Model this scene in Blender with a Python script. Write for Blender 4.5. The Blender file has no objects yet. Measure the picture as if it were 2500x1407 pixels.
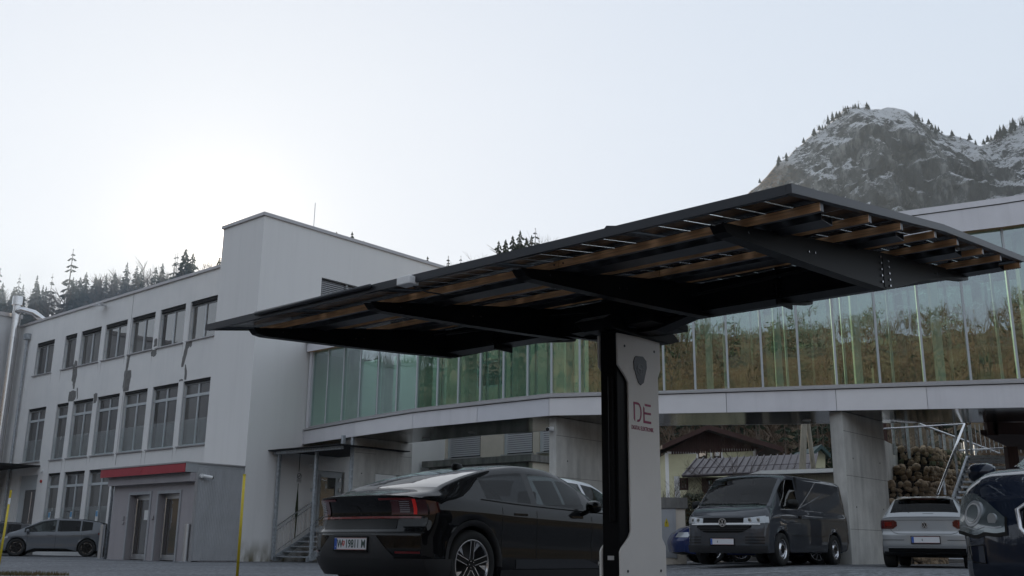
import bpy, bmesh, math, random
from mathutils import Vector, Matrix, noise
random.seed(7)
PI = math.pi
SC = bpy.context.scene
COL = SC.collection

# ------------------------------------------------------------------ camera
F_PX, PITCH, ROLL, CAM_Z = 2430.0, math.radians(14.64), math.radians(0.63), 0.52
cam_data = bpy.data.cameras.new('camera')
cam_data.sensor_width = 36.0
cam_data.lens = 36.0 * F_PX / 2500.0
cam_data.clip_start = 0.1
cam_data.clip_end = 6000
cam = bpy.data.objects.new('camera', cam_data)
COL.objects.link(cam)
cp, sp, cr, sr = math.cos(PITCH), math.sin(PITCH), math.cos(ROLL), math.sin(ROLL)
up0 = Vector((0, -sp, cp)); fw = Vector((0, cp, sp)); rt0 = Vector((1, 0, 0))
xc = rt0 * cr + up0 * sr
yc = rt0 * (-sr) + up0 * cr
zc = -fw
cam.matrix_world = Matrix(((xc.x, yc.x, zc.x, 0), (xc.y, yc.y, zc.y, 0), (xc.z, yc.z, zc.z, CAM_Z), (0, 0, 0, 1)))
SC.camera = cam

# ------------------------------------------------------------------ sky and sun
SUN_AZ, SUN_EL = math.radians(-16.9), math.radians(16.4)
w = bpy.data.worlds.new('World'); SC.world = w; w.use_nodes = True
nt = w.node_tree; nt.nodes.clear()
sky = nt.nodes.new('ShaderNodeTexSky'); sky.sky_type = 'NISHITA'; sky.sun_disc = False
sky.sun_elevation = SUN_EL; sky.sun_rotation = SUN_AZ
sky.air_density = 1.0; sky.dust_density = 1.2; sky.ozone_density = 1.0; sky.altitude = 500
hs = nt.nodes.new('ShaderNodeHueSaturation'); hs.inputs['Saturation'].default_value = 1.65
bg = nt.nodes.new('ShaderNodeBackground'); bg.inputs['Strength'].default_value = 0.10
ow = nt.nodes.new('ShaderNodeOutputWorld')
# hazy winter air: the Nishita sky with its range compressed, so that the glare round the sun and the far side of the sky lie closer together
v1 = nt.nodes.new('ShaderNodeVectorMath'); v1.operation = 'SCALE'; v1.inputs['Scale'].default_value = 0.10
gmn = nt.nodes.new('ShaderNodeGamma'); gmn.inputs['Gamma'].default_value = 0.085
v2 = nt.nodes.new('ShaderNodeVectorMath'); v2.operation = 'SCALE'; v2.inputs['Scale'].default_value = 6.3
nt.links.new(sky.outputs[0], v1.inputs[0]); nt.links.new(v1.outputs[0], gmn.inputs['Color']); nt.links.new(gmn.outputs[0], v2.inputs[0]); v3 = nt.nodes.new('ShaderNodeVectorMath'); v3.operation = 'MULTIPLY'; v3.inputs[1].default_value = (.97, 1.0, 1.05)   # cool winter white balance
nt.links.new(v2.outputs[0], v3.inputs[0]); nt.links.new(v3.outputs[0], hs.inputs['Color']); # bright aureole of the low sun in the hazy air
tcw = nt.nodes.new('ShaderNodeTexCoord'); dp_ = nt.nodes.new('ShaderNodeVectorMath'); dp_.operation = 'DOT_PRODUCT'; dp_.inputs[1].default_value = (math.sin(SUN_AZ) * math.cos(SUN_EL), math.cos(SUN_AZ) * math.cos(SUN_EL), math.sin(SUN_EL))
nt.links.new(tcw.outputs['Generated'], dp_.inputs[0]); last = hs.outputs[0]
for pw, col in ((18, (.18, .14, .09)), (260, (1.5, 1.15, .75)), (4500, (26, 22, 17))):
    pn = nt.nodes.new('ShaderNodeMath'); pn.operation = 'POWER'; pn.inputs[1].default_value = pw; mxz = nt.nodes.new('ShaderNodeMath'); mxz.operation = 'MAXIMUM'; mxz.inputs[1].default_value = 0
    nt.links.new(dp_.outputs['Value'], mxz.inputs[0]); nt.links.new(mxz.outputs[0], pn.inputs[0])
    sc_ = nt.nodes.new('ShaderNodeVectorMath'); sc_.operation = 'SCALE'; sc_.inputs[0].default_value = col; nt.links.new(pn.outputs[0], sc_.inputs['Scale'])
    ad_ = nt.nodes.new('ShaderNodeVectorMath'); ad_.operation = 'ADD'; nt.links.new(last, ad_.inputs[0]); nt.links.new(sc_.outputs[0], ad_.inputs[1]); last = ad_.outputs[0]
nt.links.new(last, bg.inputs[0]); nt.links.new(bg.outputs[0], ow.inputs[0])
sd = bpy.data.lights.new('sun', 'SUN'); sd.energy = 5.0; sd.angle = math.radians(0.53); sd.color = (1.0, 0.86, 0.68)
so = bpy.data.objects.new('sun', sd); COL.objects.link(so)
sdir = Vector((math.sin(SUN_AZ) * math.cos(SUN_EL), math.cos(SUN_AZ) * math.cos(SUN_EL), math.sin(SUN_EL)))
so.rotation_euler = sdir.to_track_quat('Z', 'Y').to_euler()
so.location = (-30, 60, 40)
SC.view_settings.view_transform = 'Standard'; SC.view_settings.look = 'None'
SC.view_settings.exposure = 0.46; SC.view_settings.gamma = 1.0
SC.render.engine = 'CYCLES'
SC.cycles.max_bounces = 8; SC.cycles.transparent_max_bounces = 24
SC.cycles.sample_clamp_indirect = 6.0
SC.cycles.caustics_reflective = False; SC.cycles.caustics_refractive = False

def site(u, v, Y):
    """a surveyed point of the place: bearing (u, v) of the survey photograph, at distance Y"""
    dx = (u - 1250) / F_PX; dy = -(v - 703.5) / F_PX
    a = dx * cr - dy * sr; b = dx * sr + dy * cr
    k = Y / (cp - sp * b)
    return Vector((a * k, Y, CAM_Z + (sp + cp * b) * k))

# ------------------------------------------------------------------ materials
def mat(name, color, rough=0.6, metal=0.0, var=0.0, vscale=3.0, bump=0.0, bscale=40.0, coat=0.0, spec=0.5, stretch=None, col2=None, detail=5.0, croughness=0.03):
    m = bpy.data.materials.new(name); m.use_nodes = True
    n = m.node_tree.nodes; l = m.node_tree.links; p = n['Principled BSDF']
    p.inputs['Base Color'].default_value = (*color, 1); p.inputs['Roughness'].default_value = rough
    p.inputs['Metallic'].default_value = metal; p.inputs['Specular IOR Level'].default_value = spec
    p.inputs['Coat Weight'].default_value = coat; p.inputs['Coat Roughness'].default_value = croughness
    if var or bump:
        tc = n.new('ShaderNodeTexCoord'); mp = n.new('ShaderNodeMapping'); l.new(tc.outputs['Object'], mp.inputs[0])
        if stretch: mp.inputs['Scale'].default_value = stretch
    if var:
        t = n.new('ShaderNodeTexNoise'); t.inputs['Scale'].default_value = vscale; t.inputs['Detail'].default_value = detail
        t.inputs['Roughness'].default_value = 0.6
        l.new(mp.outputs[0], t.inputs['Vector'])
        mx = n.new('ShaderNodeMix'); mx.data_type = 'RGBA'
        c2 = col2 if col2 else tuple(c * (1 - var) for c in color)
        c1 = color if col2 else tuple(min(1, c * (1 + var * .5)) for c in color)
        mx.inputs[6].default_value = (*c1, 1); mx.inputs[7].default_value = (*c2, 1)
        r = n.new('ShaderNodeMapRange'); r.inputs[1].default_value = 0.35; r.inputs[2].default_value = 0.68
        l.new(t.outputs[0], r.inputs[0]); l.new(r.outputs[0], mx.inputs[0]); l.new(mx.outputs[2], p.inputs['Base Color'])
    if bump:
        t2 = n.new('ShaderNodeTexNoise'); t2.inputs['Scale'].default_value = bscale; t2.inputs['Detail'].default_value = 4
        l.new(mp.outputs[0], t2.inputs['Vector'])
        b = n.new('ShaderNodeBump'); b.inputs['Strength'].default_value = bump; b.inputs['Distance'].default_value = 0.02
        l.new(t2.outputs[0], b.inputs['Height']); l.new(b.outputs[0], p.inputs['Normal'])
    return m

def glass_mat(name, tint, refl_min, wav=0.0, wscale=1.2, rcol=(1, 1, 1), fres=1.5, stretch=(1, 1, .35)):
    """thin see-through pane: tinted transmission plus a mirror layer that grows at grazing angles"""
    m = bpy.data.materials.new(name); m.use_nodes = True
    n = m.node_tree.nodes; l = m.node_tree.links; n.clear()
    out = n.new('ShaderNodeOutputMaterial'); mix = n.new('ShaderNodeMixShader')
    tr = n.new('ShaderNodeBsdfTransparent'); tr.inputs[0].default_value = (*tint, 1)
    gl = n.new('ShaderNodeBsdfGlossy'); gl.inputs['Roughness'].default_value = 0.0; gl.inputs['Color'].default_value = (*rcol, 1)
    fr = n.new('ShaderNodeFresnel'); fr.inputs['IOR'].default_value = fres
    ma = n.new('ShaderNodeMath'); ma.operation = 'ADD'; ma.inputs[1].default_value = refl_min; ma.use_clamp = True
    ge = n.new('ShaderNodeNewGeometry'); mi = n.new('ShaderNodeMapRange'); mi.inputs[3].default_value = fres; mi.inputs[4].default_value = 1 / fres   # a thin pane reflects alike from either face
    l.new(ge.outputs['Backfacing'], mi.inputs[0]); l.new(mi.outputs[0], fr.inputs['IOR'])
    l.new(fr.outputs[0], ma.inputs[0]); l.new(ma.outputs[0], mix.inputs[0]); l.new(tr.outputs[0], mix.inputs[1]); l.new(gl.outputs[0], mix.inputs[2])
    l.new(mix.outputs[0], out.inputs[0])
    if wav:
        tc = n.new('ShaderNodeTexCoord'); mp = n.new('ShaderNodeMapping'); mp.inputs['Scale'].default_value = stretch
        t = n.new('ShaderNodeTexNoise'); t.inputs['Scale'].default_value = wscale; t.inputs['Detail'].default_value = 1.5
        b = n.new('ShaderNodeBump'); b.inputs['Strength'].default_value = wav; b.inputs['Distance'].default_value = 0.05
        l.new(tc.outputs['Object'], mp.inputs[0]); l.new(mp.outputs[0], t.inputs['Vector']); l.new(t.outputs[0], b.inputs['Height']); l.new(b.outputs[0], gl.inputs['Normal'])
    return m

MT = {}
MT['render'] = mat('white_render', (.80, .79, .78), .9, var=.10, vscale=1.1, bump=.35, bscale=60, col2=(.75, .745, .74))
MT['render_grey'] = mat('pale_grey_render', (.66, .66, .67), .9, var=.08, vscale=1.5, bump=.3, bscale=60)
MT['render_warm'] = mat('cream_render', (.62, .56, .48), .9, var=.08, vscale=1.5, bump=.3, bscale=60)
MT['patch'] = mat('bare_mortar', (.19, .185, .18), .95, var=.3, vscale=9, bump=.6, bscale=50)
MT['coping'] = mat('coping_sheet', (.42, .41, .42), .45, .5, var=.08, vscale=2)
MT['frame'] = mat('window_frame_paint', (.50, .53, .55), .5, var=.05, vscale=4)
MT['alu'] = mat('brushed_aluminium', (.62, .63, .65), .35, .9, var=.06, vscale=5)
MT['fascia'] = mat('silver_cladding', (.74, .73, .76), .5, .25, var=.05, vscale=1.3)
MT['steel'] = mat('stainless_steel', (.68, .68, .69), .22, 1.0, var=.05, vscale=6)
MT['galv'] = mat('galvanised_steel', (.42, .45, .48), .55, .6, var=.35, vscale=14)
def pane_mat(name, col, k, wav):
    m = bpy.data.materials.new(name); m.use_nodes = True; n = m.node_tree.nodes; l = m.node_tree.links; n.clear()
    o = n.new('ShaderNodeOutputMaterial'); mx = n.new('ShaderNodeMixShader'); d = n.new('ShaderNodeBsdfDiffuse'); d.inputs[0].default_value = (*col, 1); g = n.new('ShaderNodeBsdfGlossy'); g.inputs['Roughness'].default_value = 0
    lw = n.new('ShaderNodeLayerWeight'); lw.inputs[0].default_value = .25; a = n.new('ShaderNodeMath'); a.operation = 'MULTIPLY_ADD'; a.inputs[1].default_value = .8; a.inputs[2].default_value = k; a.use_clamp = True
    tc = n.new('ShaderNodeTexCoord'); t = n.new('ShaderNodeTexNoise'); t.inputs['Scale'].default_value = 1.6; b = n.new('ShaderNodeBump'); b.inputs['Strength'].default_value = wav; b.inputs['Distance'].default_value = .05
    l.new(tc.outputs['Object'], t.inputs['Vector']); l.new(t.outputs[0], b.inputs['Height']); l.new(b.outputs[0], g.inputs['Normal'])
    l.new(lw.outputs['Fresnel'], a.inputs[0]); l.new(a.outputs[0], mx.inputs[0]); l.new(d.outputs[0], mx.inputs[1]); l.new(g.outputs[0], mx.inputs[2]); l.new(mx.outputs[0], o.inputs[0]); return m
MT['darkpane2'] = pane_mat('window_glass_grey_blind', (.10, .097, .092), .20, .05); MT['darkpane3'] = pane_mat('window_glass_black_room', (.028, .027, .027), .24, .05)
MT['darkpane'] = pane_mat('window_glass_dark_room', (.055, .050, .048), .22, .04)
MT['blindpane'] = mat('lowered_blind', (.12, .115, .11), .6, 0)
MT['guard'] = glass_mat('balustrade_glass', (.88, .93, .93), .10)
MT['dark'] = mat('dark_void', (.012, .012, .013), .9)
MT['redband'] = mat('red_fascia_paint', (.36, .035, .05), .4, var=.08, vscale=3)
MT['kiosk'] = mat('mauve_grey_panel', (.36, .335, .35), .55, var=.05, vscale=2)
MT['corr'] = mat('corrugated_sheet', (.40, .41, .43), .5, .3, var=.08, vscale=2)
MT['white'] = mat('white_paint', (.74, .74, .74), .5, var=.04)
MT['black'] = mat('black_plastic', (.012, .012, .013), .45)
MT['yellow'] = mat('yellow_paint', (.55, .42, .02), .5, var=.12, vscale=8)
MT['red'] = mat('red_paint', (.45, .04, .03), .5)
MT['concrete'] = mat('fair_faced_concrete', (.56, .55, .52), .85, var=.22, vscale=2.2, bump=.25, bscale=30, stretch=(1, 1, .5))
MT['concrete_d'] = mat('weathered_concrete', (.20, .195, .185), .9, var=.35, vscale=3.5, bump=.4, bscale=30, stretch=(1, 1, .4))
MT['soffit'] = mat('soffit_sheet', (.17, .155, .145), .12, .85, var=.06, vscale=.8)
MT['bglass'] = glass_mat('bridge_glass', (.58, .82, .68), .24, wav=.085, wscale=2.0, rcol=(.86, .93, .98))
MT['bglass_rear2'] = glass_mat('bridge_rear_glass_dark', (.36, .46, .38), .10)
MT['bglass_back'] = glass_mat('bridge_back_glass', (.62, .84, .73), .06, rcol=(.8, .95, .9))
MT['blind'] = mat('blind_slat', (.50, .50, .52), .45, .4)
MT['timber'] = mat('timber_veneer', (.66, .36, .18), .5, var=.4, vscale=5, stretch=(14, .7, 14), coat=.15)
MT['canopy'] = mat('black_powder_coat', (.007, .007, .008), .38, 0, spec=.07, bump=.04, bscale=3)
MT['canopy_edge'] = mat('anthracite_frame', (.028, .030, .036), .4, .3)
MT['purlin'] = mat('dark_steel_channel', (.05, .05, .055), .35, .6, var=.3, vscale=5, stretch=(6, .5, 6))
MT['cell'] = mat('solar_cell', (.004, .005, .009), .25, spec=.4)
MT['busbar'] = mat('white_busbar', (.65, .68, .72), .5)
MT['pglass'] = glass_mat('module_glass', (.80, .85, .86), .02)
MT['logo'] = mat('crimson_print', (.30, .012, .08), .5)
MT['colwhite'] = mat('column_panel_white', (.80, .76, .72), .42, 0, var=.03)
MT['asphalt'] = mat('asphalt', (.095, .097, .10), .85)
MT['whiteline'] = mat('road_paint', (.42, .43, .44), .8, var=.4, vscale=9)
MT['kerb'] = mat('kerb_stone', (.26, .26, .26), .85, var=.2, vscale=5)
MT['wood_dark'] = mat('stained_boards', (.045, .018, .014), .8, var=.35, vscale=3, stretch=(10, 10, .6))
MT['cream'] = mat('cream_plaster', (.52, .50, .34), .9, var=.08, vscale=2)
MT['roofmetal'] = mat('brown_sheet_roof', (.075, .062, .068), .5, .3, var=.15, vscale=2)
MT['rooftile'] = mat('brown_tiles', (.07, .05, .042), .85, var=.3, vscale=6, bump=.8, bscale=20)
MT['brick'] = mat('chimney_brick', (.22, .07, .04), .9, var=.3, vscale=8)
MT['woodpole'] = mat('weathered_pole', (.20, .18, .14), .85, var=.3, vscale=6, stretch=(6, 6, .5))
MT['stone'] = mat('gabion_stone', (.36, .27, .18), .85, var=.5, vscale=2.5, bump=.5, bscale=14)
MT['stone2'] = mat('mossy_stone', (.10, .115, .06), .9, var=.5, vscale=2.5, bump=.5, bscale=14)
MT['wire'] = mat('gabion_wire', (.18, .16, .14), .5, .6)
MT['bark'] = mat('bark', (.10, .075, .055), .9, var=.3, vscale=6)
MT['twig'] = mat('bare_twigs', (.15, .105, .07), .9)
MT['needle'] = mat('conifer_needles', (.028, .042, .018), .85, var=.45, vscale=.8)
MT['needle2'] = mat('conifer_needles_brownish', (.06, .058, .022), .85, var=.4, vscale=.8)
MT['tyre'] = mat('tyre_rubber', (.012, .012, .012), .75, bump=.2, bscale=60)

def streaks(m, k=.86):
    n = m.node_tree.nodes; l = m.node_tree.links; p = n['Principled BSDF']; src = p.inputs['Base Color'].links
    tc = n.new('ShaderNodeTexCoord'); mp = n.new('ShaderNodeMapping'); mp.inputs['Scale'].default_value = (2.2, 2.2, .16); t = n.new('ShaderNodeTexNoise'); t.inputs['Scale'].default_value = 1.5; t.inputs['Detail'].default_value = 7; t.inputs['Roughness'].default_value = .7
    r = n.new('ShaderNodeMapRange'); r.inputs[1].default_value = .48; r.inputs[2].default_value = .72; r.inputs[3].default_value = 1; r.inputs[4].default_value = k
    mx = n.new('ShaderNodeMix'); mx.data_type = 'RGBA'; mx.blend_type = 'MULTIPLY'; mx.inputs[0].default_value = 1
    l.new(tc.outputs['Object'], mp.inputs[0]); l.new(mp.outputs[0], t.inputs['Vector']); l.new(t.outputs[0], r.inputs[0])
    if src: l.new(src[0].from_socket, mx.inputs[6])
    else: mx.inputs[6].default_value = p.inputs['Base Color'].default_value
    l.new(r.outputs[0], mx.inputs[7]); l.new(mx.outputs[2], p.inputs['Base Color'])
for k_, v_ in (('render', .95), ('render_grey', .92), ('render_warm', .93), ('concrete', .78), ('concrete_d', .6), ('fascia', .92), ('corr', .88), ('kiosk', .9), ('galv', .75)): streaks(MT[k_], v_)
MT['fascia2'] = mat('silver_cladding_light', (.77, .76, .78), .46, .25, var=.05, vscale=1.3); MT['fascia3'] = mat('silver_cladding_dull', (.69, .69, .73), .55, .22, var=.06, vscale=1.3)
# grime on the tower foot, asphalt grain, mountain: custom node set-ups
def asphalt_nodes():
    m = MT['asphalt']; n = m.node_tree.nodes; l = m.node_tree.links; p = n['Principled BSDF']
    tc = n.new('ShaderNodeTexCoord')
    v = n.new('ShaderNodeTexVoronoi'); v.inputs['Scale'].default_value = 55
    s = n.new('ShaderNodeTexNoise'); s.inputs['Scale'].default_value = .45; s.inputs['Detail'].default_value = 6
    f = n.new('ShaderNodeTexNoise'); f.inputs['Scale'].default_value = 9; f.inputs['Detail'].default_value = 6; f.inputs['Roughness'].default_value = .8
    for t in (v, s, f): l.new(tc.outputs['Object'], t.inputs['Vector'])
    rp = n.new('ShaderNodeValToRGB'); rp.color_ramp.elements[0].color = (.038, .040, .044, 1); rp.color_ramp.elements[1].color = (.30, .31, .33, 1)
    rp.color_ramp.elements[0].position = .40; rp.color_ramp.elements[1].position = .66
    l.new(f.outputs[0], rp.inputs[0])
    mx = n.new('ShaderNodeMix'); mx.data_type = 'RGBA'; mx.blend_type = 'MULTIPLY'; mx.inputs[0].default_value = .55
    r2 = n.new('ShaderNodeValToRGB'); r2.color_ramp.elements[0].position = .38; r2.color_ramp.elements[1].position = .62
    r2.color_ramp.elements[0].color = (.6, .6, .62, 1)
    l.new(s.outputs[0], r2.inputs[0]); l.new(rp.outputs[0], mx.inputs[6]); l.new(r2.outputs[0], mx.inputs[7]); l.new(mx.outputs[2], p.inputs['Base Color'])
    b = n.new('ShaderNodeBump'); b.inputs['Strength'].default_value = .7; b.inputs['Distance'].default_value = .01
    l.new(v.outputs['Distance'], b.inputs['Height']); l.new(b.outputs[0], p.inputs['Normal'])
asphalt_nodes()

# ------------------------------------------------------------------ mesh helpers
class M:
    def __init__(s): s.v = []; s.f = []; s.m = []
    def face(s, pts, m=0):
        i = len(s.v); s.v += [tuple(p) for p in pts]; s.f.append(tuple(range(i, i + len(pts)))); s.m.append(m); return s
    def box(s, x0, x1, y0, y1, z0, z1, m=0):
        i = len(s.v)
        s.v += [(x0, y0, z0), (x1, y0, z0), (x1, y1, z0), (x0, y1, z0), (x0, y0, z1), (x1, y0, z1), (x1, y1, z1), (x0, y1, z1)]
        for q in ((0, 3, 2, 1), (4, 5, 6, 7), (0, 1, 5, 4), (1, 2, 6, 5), (2, 3, 7, 6), (3, 0, 4, 7)):
            s.f.append(tuple(i + k for k in q)); s.m.append(m)
        return s
    def hexa(s, p, m=0):      # 8 points, bottom ring then top ring
        i = len(s.v); s.v += [tuple(q) for q in p]
        for q in ((0, 3, 2, 1), (4, 5, 6, 7), (0, 1, 5, 4), (1, 2, 6, 5), (2, 3, 7, 6), (3, 0, 4, 7)):
            s.f.append(tuple(i + k for k in q)); s.m.append(m)
        return s
    def prism(s, pts, d, m=0):  # polygon pts (3d) extruded by vector d
        n = len(pts); i = len(s.v); d = Vector(d)
        s.v += [tuple(p) for p in pts] + [tuple(Vector(p) + d) for p in pts]
        s.f.append(tuple(range(i, i + n))[::-1]); s.m.append(m)
        s.f.append(tuple(range(i + n, i + 2 * n))); s.m.append(m)
        for k in range(n):
            s.f.append((i + k, i + (k + 1) % n, i + n + (k + 1) % n, i + n + k)); s.m.append(m)
        return s
    def tube(s, pts, r, n=8, m=0, cap=True):
        pts = [Vector(p) for p in pts]; rings = []
        rr = r if isinstance(r, (list, tuple)) else [r] * len(pts)
        for k, p in enumerate(pts):
            t = (pts[min(k + 1, len(pts) - 1)] - pts[max(k - 1, 0)]).normalized()
            a = t.orthogonal().normalized() if k == 0 or abs(t.dot(a0)) > .99 else (a0 - t * a0.dot(t)).normalized()
            a0 = a; b = t.cross(a)
            i = len(s.v); rings.append(i)
            for j in range(n):
                c = 2 * PI * j / n
                s.v.append(tuple(p + (a * math.cos(c) + b * math.sin(c)) * rr[k]))
        for k in range(len(rings) - 1):
            for j in range(n):
                s.f.append((rings[k] + j, rings[k] + (j + 1) % n, rings[k + 1] + (j + 1) % n, rings[k + 1] + j)); s.m.append(m)
        if cap:
            s.f.append(tuple(rings[0] + j for j in range(n))[::-1]); s.m.append(m)
            s.f.append(tuple(rings[-1] + j for j in range(n))); s.m.append(m)
        return s
    def grid(s, P, m=0, closed=False):   # P: list of rows of points
        i = len(s.v); nr = len(P); nc = len(P[0])
        for r in P: s.v += [tuple(p) for p in r]
        for a in range(nr - 1):
            for b in range(nc - 1 + (1 if closed else 0)):
                b2 = (b + 1) % nc
                s.f.append((i + a * nc + b, i + a * nc + b2, i + (a + 1) * nc + b2, i + (a + 1) * nc + b)); s.m.append(m if not callable(m) else m(a, b))
        return s
    def mesh(s, name, mats, smooth=False, weld=False):
        me = bpy.data.meshes.new(name); me.from_pydata(s.v, [], s.f)
        for mm in (mats if isinstance(mats, (list, tuple)) else [mats]): me.materials.append(MT[mm] if isinstance(mm, str) else mm)
        if any(s.m): me.polygons.foreach_set('material_index', s.m)
        if weld:
            bm = bmesh.new(); bm.from_mesh(me); bmesh.ops.remove_doubles(bm, verts=bm.verts, dist=1e-4)
            bmesh.ops.recalc_face_normals(bm, faces=bm.faces); bm.to_mesh(me); bm.free()
        if smooth: me.polygons.foreach_set('use_smooth', [True] * len(me.polygons))
        me.update(); return me
    def build(s, name, mats, parent=None, smooth=False, weld=False, bevel=0, **kw):
        o = bpy.data.objects.new(name, s.mesh(name, mats, smooth, weld)); COL.objects.link(o)
        if parent is not None: o.parent = parent
        if bevel:
            b = o.modifiers.new('bevel', 'BEVEL'); b.width = bevel; b.segments = 2; b.limit_method = 'ANGLE'
        for k, val in kw.items(): o[k] = val
        return o

def tag(o, label, cat, group=None):
    o['label'] = label; o['category'] = cat
    if group: o['group'] = group
    return o
def thing(name, label, cat, loc=(0, 0, 0), rotz=0, group=None):
    o = bpy.data.objects.new(name, None); COL.objects.link(o); o.location = loc; o.rotation_euler = (0, 0, rotz)
    o.empty_display_size = .2
    return tag(o, label, cat, group)
def child(name, me, parent, loc=(0, 0, 0), rot=None, scale=None):
    o = bpy.data.objects.new(name, me); COL.objects.link(o); o.parent = parent; o.location = loc
    if rot is not None: o.rotation_euler = rot
    if scale is not None: o.scale = scale
    return o
def struct(o): o['kind'] = 'structure'; return o

def text_mesh(s, size, depth=.002, shear=0.0, spacing=1.0, bold=0.0, xscale=1.0):
    cu = bpy.data.curves.new('t', 'FONT'); cu.body = s; cu.size = size; cu.extrude = depth; cu.shear = shear; cu.space_character = spacing
    cu.offset = bold; cu.align_x = 'CENTER'; cu.align_y = 'CENTER'; cu.resolution_u = 3
    o = bpy.data.objects.new('t', cu); COL.objects.link(o)
    dg = bpy.context.evaluated_depsgraph_get(); me = bpy.data.meshes.new_from_object(o.evaluated_get(dg))
    bpy.data.objects.remove(o); bpy.data.curves.remove(cu)
    for v in me.vertices: v.co.x *= xscale
    return me

AZ = math.radians(48.8)           # all the built work shares this grid: local x runs away to the right, local y away to the left
BX = Vector((math.cos(AZ), math.sin(AZ), 0)); AX = Vector((-math.sin(AZ), math.cos(AZ), 0))
T0 = Vector((-8.751, 33.337, 0))  # foot of the tower corner

def ground_z(x, y):
    t = max(0, min(1, (x - .5) / 6.0)); t = t * t * (3 - 2 * t)
    k = max(0, min(1, (y - 12) / 6.0)); k = k * k * (3 - 2 * k)
    return .22 * t * k

def wall_with_holes(mm, axis, c, out, a0, a1, z0, z1, holes, depth=.22, m=0):
    """wall sheet in the plane axis=c with openings and reveals going inward (axis 'x': plane x=c, holes along y)"""
    P = (lambda a, z, d: (c - out * d, a, z)) if axis == 'x' else (lambda a, z, d: (a, c - out * d, z))
    A_ = sorted(set([a0, a1] + [h[0] for h in holes] + [h[1] for h in holes]))
    Z_ = sorted(set([z0, z1] + [h[2] for h in holes] + [h[3] for h in holes]))
    for i in range(len(A_) - 1):
        for j in range(len(Z_) - 1):
            ca, cz = (A_[i] + A_[i + 1]) / 2, (Z_[j] + Z_[j + 1]) / 2
            if any(h[0] < ca < h[1] and h[2] < cz < h[3] for h in holes): continue
            mm.face([P(A_[i], Z_[j], 0), P(A_[i + 1], Z_[j], 0), P(A_[i + 1], Z_[j + 1], 0), P(A_[i], Z_[j + 1], 0)], m)
    for h in holes:
        q = [(h[0], h[2]), (h[1], h[2]), (h[1], h[3]), (h[0], h[3])]
        for k in range(4):
            a, b = q[k], q[(k + 1) % 4]
            mm.face([P(*a, 0), P(*b, 0), P(*b, depth), P(*a, depth)], m)
# ================================================================== ground
gm = M()
xs = [-400, -200, -100, -60, -40] + [-30 + 1.0 * i for i in range(70)] + [45, 60, 100, 200, 400]
ys = [-400, -200, -100, -50, -20] + [-10 + 1.0 * i for i in range(70)] + [65, 80, 120, 200, 400]
gm.grid([[(x, y, ground_z(x, y)) for x in xs] for y in ys])
struct(gm.build('ground', 'asphalt', smooth=True))
def strip(name, pts, wd, mt, dz=.005, h=None):
    mm = M()
    for (x0, y0), (x1, y1) in zip(pts, pts[1:]):
        d = Vector((x1 - x0, y1 - y0)).normalized(); nrm = Vector((-d.y, d.x)) * wd / 2
        n = max(2, int(math.hypot(x1 - x0, y1 - y0) / .8)); L = []; R_ = []
        for k in range(n + 1):
            t = k / n; x, y = x0 + (x1 - x0) * t, y0 + (y1 - y0) * t
            L.append((x + nrm.x, y + nrm.y, ground_z(x + nrm.x, y + nrm.y) + dz)); R_.append((x - nrm.x, y - nrm.y, ground_z(x - nrm.x, y - nrm.y) + dz))
        if h is None: mm.grid([L, R_])
        else:
            lo = lambda P: [(a, b, c - dz - .02) for a, b, c in P]; hi = lambda P: [(a, b, c + h) for a, b, c in P]
            mm.grid([lo(L), hi(L), hi(R_), lo(R_)])
    return mm.build(name, mt)
for k in range(5):
    p = Vector((2.6 + 1.95 * k, 19.5 + 1.1 * k, 0)) + AX * 1.2
    struct(strip('parking_line', [(p.x, p.y), (p.x + BX.x * 5, p.y + BX.y * 5)], .1, 'whiteline'))
struct(strip('parking_line', [(3.0, 17.6), (16, 19.6)], .09, 'whiteline'))
struct(strip('parking_line', [(-16, 33.6), (-9.0, 28.2)], .08, 'whiteline'))
struct(strip('kerb', [(2.6, 30.6), (14.5, 30.9)], .16, 'kerb', 0, .12))
gr = M()
rg = random.Random(3)
for i in range(2600):
    a = rg.random() * 6.2832; r = math.sqrt(rg.random())
    x, y = -8.75 + 1.45 * r * math.cos(a), 17.2 + .55 * r * math.sin(a)
    h = .03 + .05 * rg.random(); t = rg.random() * 6.28
    gr.face([(x, y, 0), (x + .012 * math.cos(t), y + .012 * math.sin(t), 0), (x + .03 * math.cos(t + 1), y + .03 * math.sin(t + 1), h)])
MT['grass'] = mat('winter_grass', (.08, .085, .03), .9, var=.4, vscale=3, col2=(.10, .055, .02))
tag(gr.build('grass_tuft', 'grass', kind='stuff'), 'winter grass and leaf litter at the edge of the tarmac', 'grass')

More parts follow.
